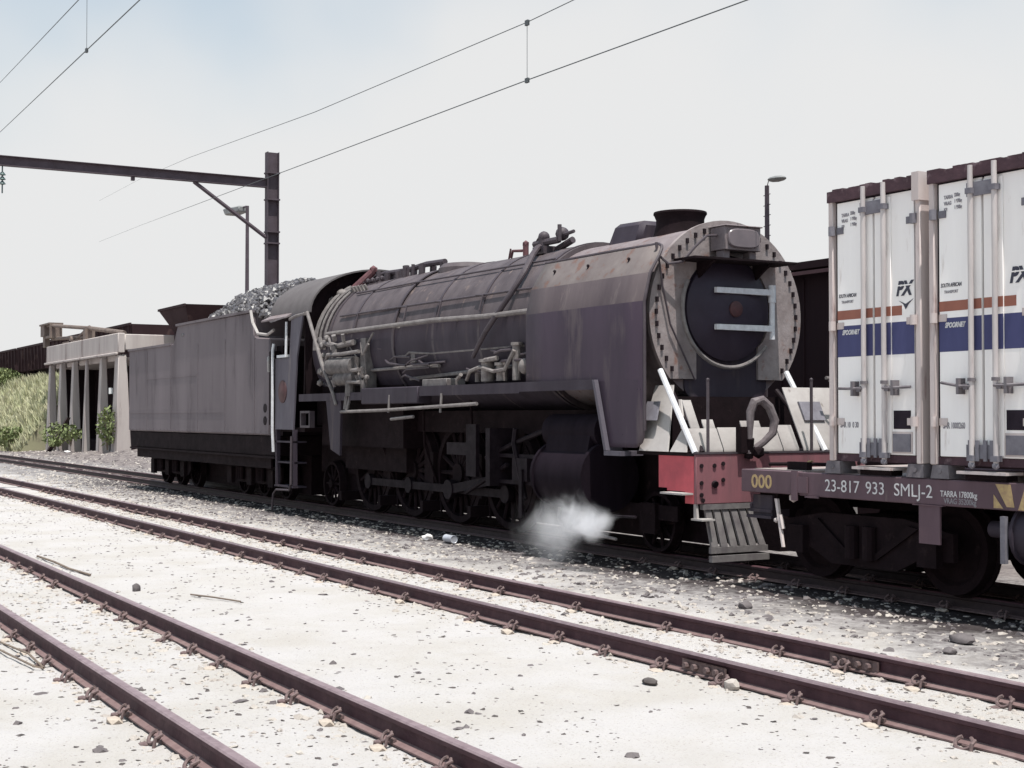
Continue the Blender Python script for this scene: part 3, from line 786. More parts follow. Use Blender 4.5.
part('grab_rail', hr, M['silver'], cabo)
po = MB(); po.tube([(-23.75, 9.36, 3.52), (-22.98, 9.34, 2.55), (-22.55, 9.36, 2.05), (-22.45, 9.37, 1.86)], [.032, .036, .03, .025], 8)
part('cab_pole', po, M['pipe'], loco)
# plates, brackets and steps under the cab
uc = MB()
uc.hexa([(-22.75, 9.40, 1.1), (-22.35, 9.40, 1.0), (-22.35, 9.44, 1.0), (-22.75, 9.44, 1.1)], [(-22.95, 9.40, 1.93), (-22.3, 9.40, 1.93), (-22.3, 9.44, 1.93), (-22.95, 9.44, 1.93)])
part('hanger_plate', uc, M['bluegrey'], loco)
uc = MB()
for (x0, x1, z0, z1) in ((-24.18, -23.72, 1.72, 1.76), (-24.18, -23.72, 1.46, 1.50), (-23.76, -23.72, 1.5, 1.72), (-24.18, -24.14, 1.5, 1.72)): uc.box(x0, x1, 9.40, 9.5, z0, z1)
part('bracket_frame', uc, M['pipe_dark'], loco)
stp = MB()
stp.box(-25.33, -25.28, 9.36, 9.44, .38, 1.42); stp.box(-24.45, -24.40, 9.36, 9.44, .38, 1.42)
stp.box(-25.33, -24.4, 9.34, 9.62, .36, .39); stp.box(-25.33, -24.4, 9.38, 9.62, .80, .83); stp.box(-25.33, -24.4, 9.36, 9.62, 1.18, 1.21)
part('cab_step', stp, M['bluegrey'], loco)
sp = MB(); sp.tube([(-24.45, 9.34, 1.3), (-24.45, 9.33, .42), (-24.52, 9.33, .32), (-25.2, 9.33, .30), (-25.35, 9.33, .22), (-25.42, 9.33, -.08)], .022, 6)
part('drain_pipe', sp, M['pipe_dark'], loco)
# frames
fr = MB()
for y in (YC - .48, YC + .45): fr.box(-25.3, -13.1, y, y + .03, .62, 1.42)
fr.box(-20.6, -13.6, YC - .75, YC + .75, 1.42, 1.75)
part('main_frame', fr, M['under'], loco)
apn = MB(); apn.box(-24.2, -13.4, YC - .42, YC + .42, .16, 1.38)  # added solid box that hides the lit ground behind the wheels
for x in (-18.55, -20.15, -21.75, -23.4): apn.box(x - .05, x + .05, YC - .9, YC + .9, .18, .34)
part('light_blocker', apn, M['under'], loco)
# wheels
def spoked(r, wd, spokes, name):
    m = MB()
    m.lathe([(r * .84, -wd / 2), (r * .96, -wd / 2), (r, wd / 2), (r * 1.03, wd / 2), (r * 1.03, wd / 2 + .03), (r * .84, wd / 2 + .03), (r * .84, -wd / 2)], (0, 0, 0), 'y', 36)
    m.cyl((0, -wd / 2 - .03, 0), (0, wd / 2, 0), r * .2, seg=16)
    for k in range(spokes):
        t = 2 * math.pi * k / spokes; d = Vector((math.cos(t), 0, math.sin(t)))
        m.cyl(d * r * .15, d * r * .88, .045 if r > .6 else .03, .03 if r > .6 else .022, seg=6)
    return m
dw = None
WX = (-17.75, -19.35, -20.95, -22.55)
for k, x in enumerate(WX):
    for y in (YC - .60, YC + .60):
        if dw is None:
            mm = spoked(.78, .10, 16, 'w'); 
            seg = [( .62 * math.cos(R(t)), .62 * math.sin(R(t))) for t in range(-50, 51, 10)]
            mm.prism(seg, 'xz', -.045, .04)
            dw = part('driving_wheel', mm, M['under'], loco, loc=(x, y, .79))
        else:
            o = dup_part(dw, loco, (x, y, .79))
            if y > YC: o.rotation_euler = (0, 0, math.pi)
pw = None
for x, r in ((-14.15, .38), (-16.05, .38), (-24.4, .42)):
    for y in (YC - .60, YC + .60):
        if r == .38:
            if pw is None: pw = part('bogie_wheel', spoked(.38, .10, 9, 'w'), M['under'], loco, loc=(x, y, .385))
            else: dup_part(pw, loco, (x, y, .385))
        else: part('trailing_wheel', spoked(.42, .10, 10, 'w'), M['under'], loco, loc=(x, y, .425))
bf = MB(); bf.box(-16.6, -13.6, YC - .75, YC - .71, .42, .60); bf.box(-16.6, -13.6, YC + .71, YC + .75, .42, .60); bf.box(-15.4, -14.8, YC - .7, YC + .7, .45, .9)
for x in (-14.15, -16.05): bf.box(x - .16, x + .16, YC - .80, YC - .72, .25, .62)
part('front_bogie_frame', bf, M['under'], loco)
# cylinders, slide bars, rods and valve gear
for sgn in (-1, 1):
    y = YC + sgn * 1.05
    cy = MB(); cy.cyl((-15.75, y, .92), (-14.65, y, .92), .40, seg=28); cy.cyl((-15.8, y, .92), (-15.75, y, .92), .43, seg=28); cy.cyl((-14.65, y, .92), (-14.58, y, .92), .43, seg=28)
    cy.cyl((-15.85, y, 1.48), (-14.6, y, 1.48), .22, seg=20)
    cy.hexa([(-15.7, y - .3, 1.0), (-14.7, y - .3, 1.0), (-14.7, y + .3, 1.0), (-15.7, y + .3, 1.0)], [(-15.7, y - .2, 1.5), (-14.7, y - .2, 1.5), (-14.7, y + .2, 1.5), (-15.7, y + .2, 1.5)])
    jp = MB(); jp.tube([(-14.8, y + sgn * .1, .5), (-14.5, y + sgn * .2, .46), (-13.6, y + sgn * .3, .50)], .018, 6); part('drain_pipe', jp, M['motion'], loco)
    cyo = part('cylinder', cy, M['cylpaint'], loco)
    dc = MB(); 
    for x in (-15.6, -14.8): dc.tube([(x, y - .1, .5), (x, y - .12, .35), (x + .2, y - .15, .22), (-14.15, y - .2, .2)], .018, 6)
    part('drain_cock', dc, M['pipe'], cyo)
    yy = y - sgn * .0
    sb = MB(); sb.box(-17.3, -15.85, yy - .05, yy + .05, 1.10, 1.15); sb.box(-17.3, -15.85, yy - .05, yy + .05, .74, .79); sb.box(-17.4, -17.28, yy - .2, yy + .2, .7, 1.5)
    sb.cyl((-16.7, yy, .93), (-15.8, yy, .93), .045, seg=10)
    part('slide_bar', sb, M['motion'], loco)
    xh = MB(); xh.box(-16.85, -16.45, yy - .09, yy + .09, .79, 1.10); xh.box(-16.62, -16.54, yy - .12, yy - .09, .3, .95)
    part('crosshead', xh, M['motion'], loco)
    yr = YC + sgn * .80
    cr = MB(); cr.hexa([(-19.35, yr - .03, .48), (-16.65, yr - .03, .87), (-16.65, yr + .03, .87), (-19.35, yr + .03, .48)], [(-19.35, yr - .03, .62), (-16.65, yr - .03, .99), (-16.65, yr + .03, .99), (-19.35, yr + .03, .62)])
    cr.cyl((-19.35, yr - .05, .55), (-19.35, yr + .05, .55), .15, seg=16)
    part('connecting_rod', cr, M['motion'], loco)
    yk = YC + sgn * .71
    kr = MB(); kr.box(-22.55, -17.75, yk - .025, yk + .025, .49, .61)
    for x in WX: kr.cyl((x, yk - .045, .55), (x, yk + .045, .55), .13, seg=14)
    part('coupling_rod', kr, M['motion'], loco)
    vg = MB()
    vg.tube([(-17.7, y - .02, 1.08), (-16.9, y - .02, 1.30), (-15.9, y - .02, 1.52)], .035, 6)
    vg.tube([(-16.55, y - .06, .55), (-16.85, y - .06, 1.30), (-16.8, y - .06, 1.5)], .04, 6)
    vg.tube([(-18.4, y + .02, .55), (-17.1, y - .02, 1.0)], .035, 6)
    vg.box(-18.25, -17.95, y - .06, y + .0, .8, 1.55)
    vg.box(-18.9, -18.0, y - .04, y + .02, 1.1, 1.28)
    part('valve_gear', vg, M['motion'], loco)
sg = MB()
for x in (-18.55, -20.15, -21.75):
    for y in (YC - .62,): sg.tube([(x, y - .25, 1.9), (x, y - .22, 1.2), (x + .12, y, .45), (x + .15, y, .15)], .02, 6)
    sg.box(x - .06, x + .06, YC - .72, YC - .58, .45, 1.1)
part('sand_pipe', sg, M['under'], loco)
# front platform: sloping aprons, red beam, cow catcher, rails and hose
ap = MB()
def slab(y0, y1, x0, z0, x1, z1, t=.02):
    ap.hexa([(x0, y0, z0), (x1, y0, z1), (x1, y1, z1), (x0, y1, z0)], [(x0, y0, z0 + t), (x1, y0, z1 + t), (x1, y1, z1 + t), (x0, y1, z0 + t)])
# steep plates rising from the beam, stepped in height, with taller wings at both ends
def steep(y0, y1, z1, z0=1.268):
    slab(y0, y1, -12.69 - .53 * (z0 - 1.268), z0, -12.69 - .53 * (z1 - 1.268), z1, .03)
steep(9.53, 9.97, 1.50); steep(9.62, 9.74, 1.82, 1.503); steep(9.80, 9.96, 1.60, 1.503); steep(9.985, 10.835, 1.51); steep(10.34, 10.62, 1.585, 1.513)
steep(10.85, 11.08, 1.535); steep(11.15, 12.05, 1.98)
def side_leaf(xb0, xb1, xt0, xt1, z0, z1, yb, yt):
    ap.hexa([(xb0, yb, z0), (xb1, yb, z0), (xb1, yb + .02, z0), (xb0, yb + .02, z0)], [(xt0, yt, z1), (xt1, yt, z1), (xt1, yt + .02, z1), (xt0, yt + .02, z1)])
side_leaf(-13.62, -13.06, -13.75, -13.40, 1.268, 2.03, 9.47, 9.80)
side_leaf(-13.02, -12.72, -12.96, -12.84, 1.268, 1.52, 9.475, 9.60)
side_leaf(-12.98, -12.92, -13.24, -13.20, 1.523, 1.86, 9.602, 9.76)
part('front_apron', ap, M['apron'], loco)
pg = MB(); pg.hexa([(-13.62, 9.52, 1.62), (-13.35, 9.52, 1.62), (-13.35, 9.54, 1.62), (-13.62, 9.54, 1.62)], [(-13.66, 9.62, 1.84), (-13.42, 9.62, 1.84), (-13.42, 9.64, 1.84), (-13.66, 9.64, 1.84)])
pg.hexa([(-12.83, 11.3, 1.62), (-12.83, 11.62, 1.62), (-12.86, 11.62, 1.62), (-12.86, 11.3, 1.62)], [(-12.94, 11.3, 1.84), (-12.94, 11.62, 1.84), (-12.97, 11.62, 1.84), (-12.97, 11.3, 1.84)])
part('inspection_cover', pg, M['bracket'], loco)
dk = MB(); dk.box(-13.7, -12.62, 9.5, 12.02, 1.225, 1.262); dk.box(-13.9, -13.5, YC - .9, YC + .9, 1.27, 1.9)
part('front_platform', dk, M['under'], loco)
fbm = MB(); fbm.box(-12.62, -12.58, 9.51, 12.01, .70, 1.245)
beam = part('front_beam', fbm, M['redfront'], loco, bev=.006)
fs = MB(); fs.prism([(-13.28, 1.24), (-13.28, .86), (-13.12, .86), (-13.12, .83), (-12.78, .83), (-12.78, .70), (-12.622, .70), (-12.622, 1.24)], 'xz', 9.51, 9.54)
part('beam_end', fs, M['redbeam'], loco)
fr_ = MB()
for (y, z) in ((9.58, 1.12), (9.58, .93), (9.58, .80), (9.76, 1.12), (9.88, 1.14), (9.88, .96), (9.6, .74), (11.6, 1.12), (11.75, 1.12), (11.9, 1.12)):
    fr_.cyl((-12.58, y, z), (-12.565, y, z), .024, seg=8)
fr_.cyl((-12.58, 9.76, .92), (-12.55, 9.76, .91), .04, seg=10)
part('beam_bolt', fr_, M['black'], beam)
fe = MB(); fe.box(-12.62, -12.572, 9.50, 12.02, 1.247, 1.266)
part('beam_lip', fe, M['pipe_dark'], beam)
fst = MB(); fst.box(-13.05, -12.63, 9.36, 9.51, .80, .82)
part('foot_step', fst, M['apron'], loco)
fst2 = MB(); fst2.box(-12.66, -12.46, 9.50, 9.68, .52, .54); fst2.hexa([(-12.64, 9.52, .54), (-12.58, 9.52, .54), (-12.58, 9.55, .54), (-12.64, 9.55, .54)], [(-12.64, 9.52, .76), (-12.61, 9.52, .76), (-12.61, 9.55, .76), (-12.64, 9.55, .76)])
part('lower_step', fst2, M['apron'], loco)
cc = MB(); cr_ = MB()
for half in (0, 1):
    for k in range(6):
        t0 = 9.64 + k * .118; b0 = 9.675 + k * .134
        w0, w1 = .082, .094
        if half: t0 = 2 * YC - t0 - w0; b0 = 2 * YC - b0 - w1
        cc.hexa([(-12.55, b0, .225), (-12.52, b0, .225), (-12.52, b0 + w1, .225), (-12.55, b0 + w1, .225)], [(-12.62, t0, .64), (-12.59, t0, .64), (-12.59, t0 + w0, .64), (-12.62, t0 + w0, .64)])
    for (x0, x1, ya, yb, z0, z1) in ((-12.55, -12.51, 9.66, 10.46, .155, .222), (-12.55, -12.49, 9.66, 10.47, .06, .13), (-12.63, -12.575, 9.60, 10.36, .635, .695)):
        if half: ya, yb = 2 * YC - yb, 2 * YC - ya
        cr_.box(x0, x1, ya, yb, z0, z1)
cow = part('cowcatcher', cc, M['cow'], loco)
part('cowcatcher_bar', cr_, M['cow'], loco)
dg = MB(); dg.box(-12.66, -12.3, YC - .30, YC + .30, .16, .70); part('draw_gear', dg, M['under'], loco)
for (p0, p1, r, mm, nm) in (((-12.62, 9.53, 1.26), (-13.40, 9.62, 2.20), .034, 'silver', 'platform_rail'), ((-12.62, 11.42, 1.26), (-13.40, 11.5, 2.20), .034, 'silver', 'platform_rail'),
                        ((-12.6, 9.69, 1.2), (-12.6, 9.69, 2.07), .018, 'pipe_dark', 'lamp_iron'), ((-12.6, 11.19, 1.2), (-12.6, 11.19, 2.09), .018, 'pipe_dark', 'lamp_iron'),
                        ((-12.66, 9.66, 1.26), (-13.5, 9.84, 1.98), .03, 'black', 'platform_brace'), ((-12.66, 11.43, 1.26), (-13.5, 11.43, 1.98), .03, 'black', 'platform_brace')):
    q = MB(); q.cyl(p0, p1, r, seg=8)
    if r < .02: q.ball(p1, .024, 1)
    part(nm, q, M[mm], loco)
fh = MB(); fh.tube([(-12.75, 11.55, 2.12), (-12.75, 12.2, 2.08), (-12.2, 12.2, 2.05)], .022, 6); fh.tube([(-12.75, 11.6, 2.1), (-12.4, 12.1, 1.35)], .02, 6)
part('far_handrail', fh, M['pipe'], loco)
ho = MB()
ho.tube([(-12.52, 10.2, 1.25), (-12.50, 10.2, 1.5), (-12.50, 10.21, 1.72), (-12.48, 10.25, 1.83), (-12.46, 10.34, 1.85), (-12.44, 10.43, 1.77), (-12.42, 10.49, 1.62), (-12.42, 10.46, 1.48), (-12.45, 10.36, 1.38), (-12.5, 10.28, 1.31)], [.032, .034, .05, .052, .052, .052, .052, .048, .04, .04], 10)
hose = part('vacuum_hose', ho, M['hose'], loco)
hc = MB(); hc.cyl((-12.55, 10.22, 1.2), (-12.5, 10.2, 1.42), .05, seg=10); hc.ball((-12.48, 10.3, 1.27), .08, 1); hc.box(-12.6, -12.5, 10.08, 10.2, 1.26, 1.55)
part('hose_coupling', hc, M['under'], hose)
cpv = MB(); cpv.box(-12.58, -12.05, YC - .12, YC + .12, .72, .98); cpv.box(-12.2, -11.95, YC - .2, YC + .2, .70, 1.0)
part('coupler', cpv, M['under'], loco)

# ------------------------------------------------------------------ tender and its coal
ten = thing('tender', 'long ash grey coal tender behind the locomotive cab', 'tender', (-31, YC, 0))
YT0, YT1 = 9.42, 2 * YC - 9.42
tk = MB()
prof = [(-36.05, 1.30), (-25.85, 1.30), (-25.85, 3.15), (-26.75, 3.22), (-26.85, 3.72), (-31.85, 3.74), (-32.2, 3.33), (-36.05, 3.33)]
tk.prism(prof, 'xz', YT0, YT1)
tank = part('tank', tk, M['tender'], ten, bev=.03)
cpg = MB()
cpg.box(-36.08, -32.36, YT0 - .03, YT0 + .05, 3.30, 3.35); cpg.box(-31.9, -26.8, YT0 - .04, YT0 + .05, 3.71, 3.76)
cpg.box(-26.86, -26.79, YT0 + .1, YT1, 3.1, 3.8)
cpg.box(-36.08, -32.36, YT1 - .05, YT1 + .06, 3.30, 3.35); cpg.box(-31.9, -26.8, YT1 - .05, YT1 + .07, 3.71, 3.76)
part('coping', cpg, M['tender'], tank)
rv = MB()
for x in (-34.4, -32.4, -30.35, -28.5, -26.7): rv.box(x - .035, x + .035, YT0 - .006, YT0, 1.34, 3.25)
rv.box(-36.0, -28.5, YT0 - .008, YT0 - .0, 1.74, 1.79); rv.box(-34.4, -30.4, YT0 - .008, YT0, 2.55, 2.58)
part('seam_strip', rv, M['tender'], tank)
rvt = MB()
for x in [-35.9 + .3 * i for i in range(34)]: rvt.ball((x, YT0 - .002, 1.36), .014, 1)
for x in (-34.4, -32.4, -30.35, -28.5, -26.7):
    for k in range(14): rvt.ball((x + .06, YT0 - .002, 1.5 + .13 * k), .012, 1)
part('rivet_row', rvt, M['tender'], tank)
hs = MB()
for z in (1.58, 1.82): hs.cyl((-26.05, YT0 + .02, z), (-26.05, YT0 - .012, z), .085, seg=18)
part('round_hole', hs, M['black'], tank)
gr = MB(); gr.tube([(-26.82, YT0 - .03, 3.74), (-26.7, YT0 - .03, 3.5), (-26.4, YT0 - .03, 3.27), (-25.9, YT0 - .02, 3.22), (-25.6, YT0, 3.3)], .03, 6); gr.tube([(-25.72, YT0 - .06, 2.78), (-25.62, YT0 - .1, 2.7), (-25.6, YT0 - .1, 2.5)], .025, 6)
part('curved_rail', gr, M['apron'], ten)
tf_ = MB(); tf_.box(-25.85, -25.5, YT0 + .15, YT1 - .15, 1.3, 3.0); tf_.box(-25.9, -25.6, YT0 + .01, YT0 + .12, 1.5, 2.9)
part('tender_front', tf_, M['under'], ten)
ufr = MB(); ufr.box(-36.0, -25.6, YT0 + .05, YT1 - .05, .92, 1.28); ufr.box(-35.6, -26, YT0 + .10, YT0 + .14, .66, .92); ufr.box(-36.0, -25.6, YT0 + .02, YT0 + .06, .86, .90)
part('tender_frame', ufr, M['under'], ten)
brg = MB(); brg.box(-35.7, -25.9, YC - .45, YC + .45, .14, .9)  # added dark box closing off the bright gap under the tender
part('tender_light_blocker', brg, M['under'], ten)
tw = None
for cx in (-33.9, -28.0):
    for y in (YC - .90, YC + .86):
        bg_ = MB(); bg_.prism([(cx - 1.65, .42), (cx - 1.5, .30), (cx + 1.5, .30), (cx + 1.65, .42), (cx + 1.65, .66), (cx - 1.65, .66)], 'xz', y, y + .05)
        part('bogie_frame', bg_, M['under'], ten)
    for k in (-1.25, 0, 1.25):
        bg_ = MB(); bg_.box(cx + k - .14, cx + k + .14, YC - .98, YC - .90, .26, .60); part('axle_box', bg_, M['under'], ten)
    for k in (-.62, .62):
        for dx in (-.12, 0, .12):
            bg_ = MB(); bg_.cyl((cx + k + dx, YC - .95, .36), (cx + k + dx, YC - .95, .62), .05, seg=8); part('coil_spring', bg_, M['under'], ten)
    for k in (-1.25, 0, 1.25):
        for y in (YC - .60, YC + .60):
            if tw is None: tw = part('tender_wheel', spoked(.42, .10, 10, 'w'), M['under'], ten, loc=(cx + k, y, .425))
            else: dup_part(tw, ten, (cx + k, y, .425))
        
# coal heap: many lumps over a low mound
coal = MB(); rc = random.Random(5)
def coal_h(x, y):
    e = min(1, max(0, (x + 32.6) / 3.2)) * min(1, max(0.4, (-25.4 - x) / 1.5))
    return 3.36 + 1.04 * e * max(0, 1 - (abs(y - YC) / 1.6) ** 2.0) 
cxs = [-32.0 + .3 * i for i in range(21)]; cys = [YC - 1.25 + 2.5 * j / 10 for j in range(11)]
gv_ = [[coal.bm.verts.new((x, y, coal_h(x, y) - .06)) for y in cys] for x in cxs]
for i in range(len(cxs) - 1):
    for j in range(10): coal.bm.faces.new((gv_[i][j], gv_[i + 1][j], gv_[i + 1][j + 1], gv_[i][j + 1]))
for k in range(2600):
    x = rc.uniform(-31.9, -26.1); y = YC + rc.uniform(-1.28, 1.0)
    r = rc.uniform(.035, .10)
    g_ = bmesh.ops.create_icosphere(coal.bm, subdivisions=1, radius=r)
    rot = Matrix.Rotation(rc.uniform(0, 6), 3, Vector((rc.random(), rc.random(), rc.random() + .1)).normalized())
    s3 = Vector((rc.uniform(.6, 1.3), rc.uniform(.6, 1.3), rc.uniform(.5, .9)))
    for v in g_['verts']:
        q = Vector((v.co.x * s3.x, v.co.y * s3.y, v.co.z * s3.z)) * rc.uniform(.8, 1.2)
        v.co = rot @ q + Vector((x, y, coal_h(x, y)))
lone('coal_heap', coal, M['coal'], 'glinting heap of coal piled above the tender sides', 'coal', kind='stuff', loc=(-30.5, YC, 3.3), smooth=False)

# ------------------------------------------------------------------ container wagon
wag = thing('container_wagon', 'brown flat wagon marked 23-817 933, coupled to the locomotive front', 'railway wagon', (-6, YC + .03, 0))
WY0, WY1 = 9.60, 12.0
sbm = MB(); sbm.box(-11.0, 1.4, WY0, WY0 + .10, .87, 1.105); sbm.box(-11.0, 1.4, WY1 - .10, WY1, .87, 1.105)
sbm.box(-11.0, 1.4, WY0 + .001, WY0 + .16, 1.075, 1.10) if False else None
sole = part('sole_bar', sbm, M['wagon'], wag, bev=.008)
he = MB(); he.box(-11.90, -11.02, WY0 - .01, WY0 + .08, .875, 1.11); he.box(-11.90, -11.80, WY0 + .085, WY1, .875, 1.11); he.box(-11.90, -11.02, WY1 - .1, WY1, .875, 1.11)
endb = part('end_beam', he, M['wagon'], wag, bev=.008)
hp_ = MB(); hp_.box(-11.06, -10.86, WY0 - .02, WY0 - .004, .90, 1.06); hp_.box(-11.09, -11.0, WY0 - .025, WY0 - .012, .82, 1.12); hp_.box(-10.9, -10.7, WY0 - .014, WY0 - .003, .855, .875)
part('joint_plate', hp_, M['wagon'], endb)
dkk = MB(); dkk.box(-11.80, -11.0, WY0 + .09, WY1 - .11, 1.06, 1.118); dkk.box(-11.0, 1.4, WY0 + .11, WY1 - .11, 1.0, 1.07)
part('deck', dkk, M['wdeck'], wag)
dl = MB(); dl.tube([(-11.75, 9.85, 1.16), (-11.4, 10.0, 1.17), (-11.2, 10.3, 1.16)], .02, 6); dl.box(-11.35, -11.05, 9.75, 9.82, 1.12, 1.2)
part('deck_chain', dl, M['under'], wag)
yl = MB(); yl.hexa([(-11.4, 9.95, 1.12), (-11.34, 9.95, 1.12), (-11.34, 9.98, 1.12), (-11.4, 9.98, 1.12)], [(-11.25, 9.95, 1.21), (-11.2, 9.95, 1.21), (-11.2, 9.98, 1.21), (-11.25, 9.98, 1.21)])
part('lever_handle', yl, M['yellowink'], wag)
ub = MB(); ub.box(-11.6, 1.2, YC - .3, YC + .3, .72, .98); ub.box(-11.78, -11.5, 9.75, WY1 - .2, .70, .87)
part('underframe', ub, M['under'], wag)
dv = MB(); dv.box(-9.38, -9.13, WY0 - .002, WY0 + .02, .52, .862); dv.box(-9.45, -9.09, WY0 - .012, WY0 + .03, .862, .872)
dv = dv; part('hanging_plate', dv, M['wagon'], wag)
bkk = MB(); bkk.box(-11.86, -11.55, 9.72, 9.95, .62, .84); bkk.box(-11.9, -11.55, 9.70, 9.72, .66, .69); bkk.box(-11.9, -11.5, 9.66, 9.7, .60, .63)
bkk.cyl((-11.95, 9.95, .72), (-11.8, 9.95, .72), .09, seg=12); bkk.ball((-11.98, 9.85, .70), .07, 1)
part('coupler', bkk, M['bluegrey'], wag)
lv = MB(); lv.hexa([(-11.40, 9.62, .82), (-11.36, 9.62, .82), (-11.36, 9.65, .82), (-11.40, 9.65, .82)], [(-11.22, 9.56, .34), (-11.20, 9.56, .34), (-11.20, 9.59, .34), (-11.22, 9.59, .34)])
lv.cyl((-11.28, 9.6, .66), (-11.24, 9.6, .52), .02, seg=6); lv.ball((-11.37, 9.62, .6), .03, 1); lv.ball((-11.15, 9.66, .84), .05, 1)
part('uncoupling_lever', lv, M['frame'], wag)
def wheel_disc():
    m = MB(); m.lathe([(0, -.06), (.09, -.06), (.11, -.03), (.30, -.02), (.34, -.065), (.42, -.065), (.425, .05), (.455, .055), (.455, .085), (.3, .085), (.1, .05), (0, .05)], (0, 0, 0), 'y', 32); return m
ww = None
for cx in (-10.35, -1.6):
    b = MB()
    for y in (YC - .92, YC + .86):
        b.prism([(cx - 1.15, .60), (cx - 1.15, .34), (cx - .75, .34), (cx - .45, .20), (cx + .45, .20), (cx + .75, .34), (cx + 1.15, .34), (cx + 1.15, .60), (cx + .55, .70), (cx - .55, .70)], 'xz', y, y + .06)
        b.prism([(cx - .75, .62), (cx - .2, .28), (cx - .1, .28), (cx - .62, .64)], 'xz', y - .03, y)
        b.prism([(cx + .75, .62), (cx + .2, .28), (cx + .1, .28), (cx + .62, .64)], 'xz', y - .03, y)
        for dx in (-.12, .12): b.cyl((cx + dx, y - .03, .28), (cx + dx, y - .03, .60), .07, seg=10)
        for dx in (-.9, .9): b.box(cx + dx - .12, cx + dx + .12, y - .08, y, .28, .56)
    b.box(cx - .22, cx + .22, YC - .9, YC + .9, .36, .7)
    part('bogie', b, M['under'], wag)
    for k in (-.9, .9):
        for y in (YC - .6, YC + .6):
            if ww is None: ww = part('wagon_wheel', wheel_disc(), M['under'], wag, loc=(cx + k, y, .43))
            else: dup_part(ww, wag, (cx + k, y, .43))
bc = MB(); bc.cyl((-8.75, 9.85, .68), (-8.0, 9.85, .68), .075, seg=14); bc.cyl((-8.35, 9.85, .66), (-7.3, 9.85, .66), .24, seg=24); bc.lathe([(.24, 0), (.27, 0), (.27, .03), (.24, .03)], (-8.35, 9.85, .66), 'x', 24)
part('brake_cylinder', bc, M['bluegrey'], wag)
bc = MB(); bc.box(-8.42, -8.37, 9.56, 9.6, .42, .82); part('brake_bracket', bc, M['bracket'], wag)
for x in (-10.50, -9.42, -9.12, -8.05):
    lk = MB(); lk.hexa([(x - .11, WY0 - .01, 1.112), (x + .11, WY0 - .01, 1.112), (x + .11, WY0 + .22, 1.112), (x - .11, WY0 + .22, 1.112)], [(x - .09, WY0, 1.232), (x + .09, WY0, 1.232), (x + .09, WY0 + .2, 1.232), (x - .09, WY0 + .2, 1.232)])
    lk.cyl((x, WY0 - .012, 1.18), (x, WY0 + .05, 1.17), .022, seg=8)
    part('twist_lock', lk, M['lock'], wag)
for x0, x1 in ((-10.18, -9.68), (-8.88, -8.34)):
    sl_ = MB(); sl_.box(x0, x1, WY0 - .06, WY0 + .16, 1.165, 1.19); part('door_rest', sl_, M['frame'], wag)
    sl_ = MB(); sl_.box(x0 + .03, x1 - .06, WY0 + .02, WY0 + .16, 1.11, 1.163); part('rest_block', sl_, M['under'], wag)
lettering('yellow_number', '000', .19, (-11.73, WY0 - .012, .925), M['yellowink'], wag, 1.15, bold=.004)
for tx_, wx_ in (('23-817', -10.62), ('933', -10.06), ('SMLJ-2', -9.69)): lettering('wagon_number', tx_, .165, (wx_, WY0 - .003, .935), M['whiteink'], wag, 1.04)
lettering('tare_lettering', 'TARRA 17800kg', .075, (-9.12, WY0 - .003, .955), M['whiteink'], wag, .82, bold=.001)
lettering('load_lettering', 'VRAG 35200kg', .07, (-9.08, WY0 - .003, .895), M['fadeink'], wag, .84, bold=.001)
ych = MB()
for k, x in enumerate((-8.40, -8.18, -7.96)):
    ych.prism([(x, 1.09), (x + .10, 1.09), (x + .02, .88), (x - .08, .88)] if k % 2 else [(x - .10, 1.09), (x + .06, 1.09), (x + .10, .90), (x + .02, .90)], 'xz', WY0 - .003, WY0 - .0005)
ych.prism([(-8.52, 1.0), (-8.42, .885), (-8.52, .885)], 'xz', WY0 - .003, WY0 - .0005)
part('yellow_chevron', ych, M['yellowink'], wag)

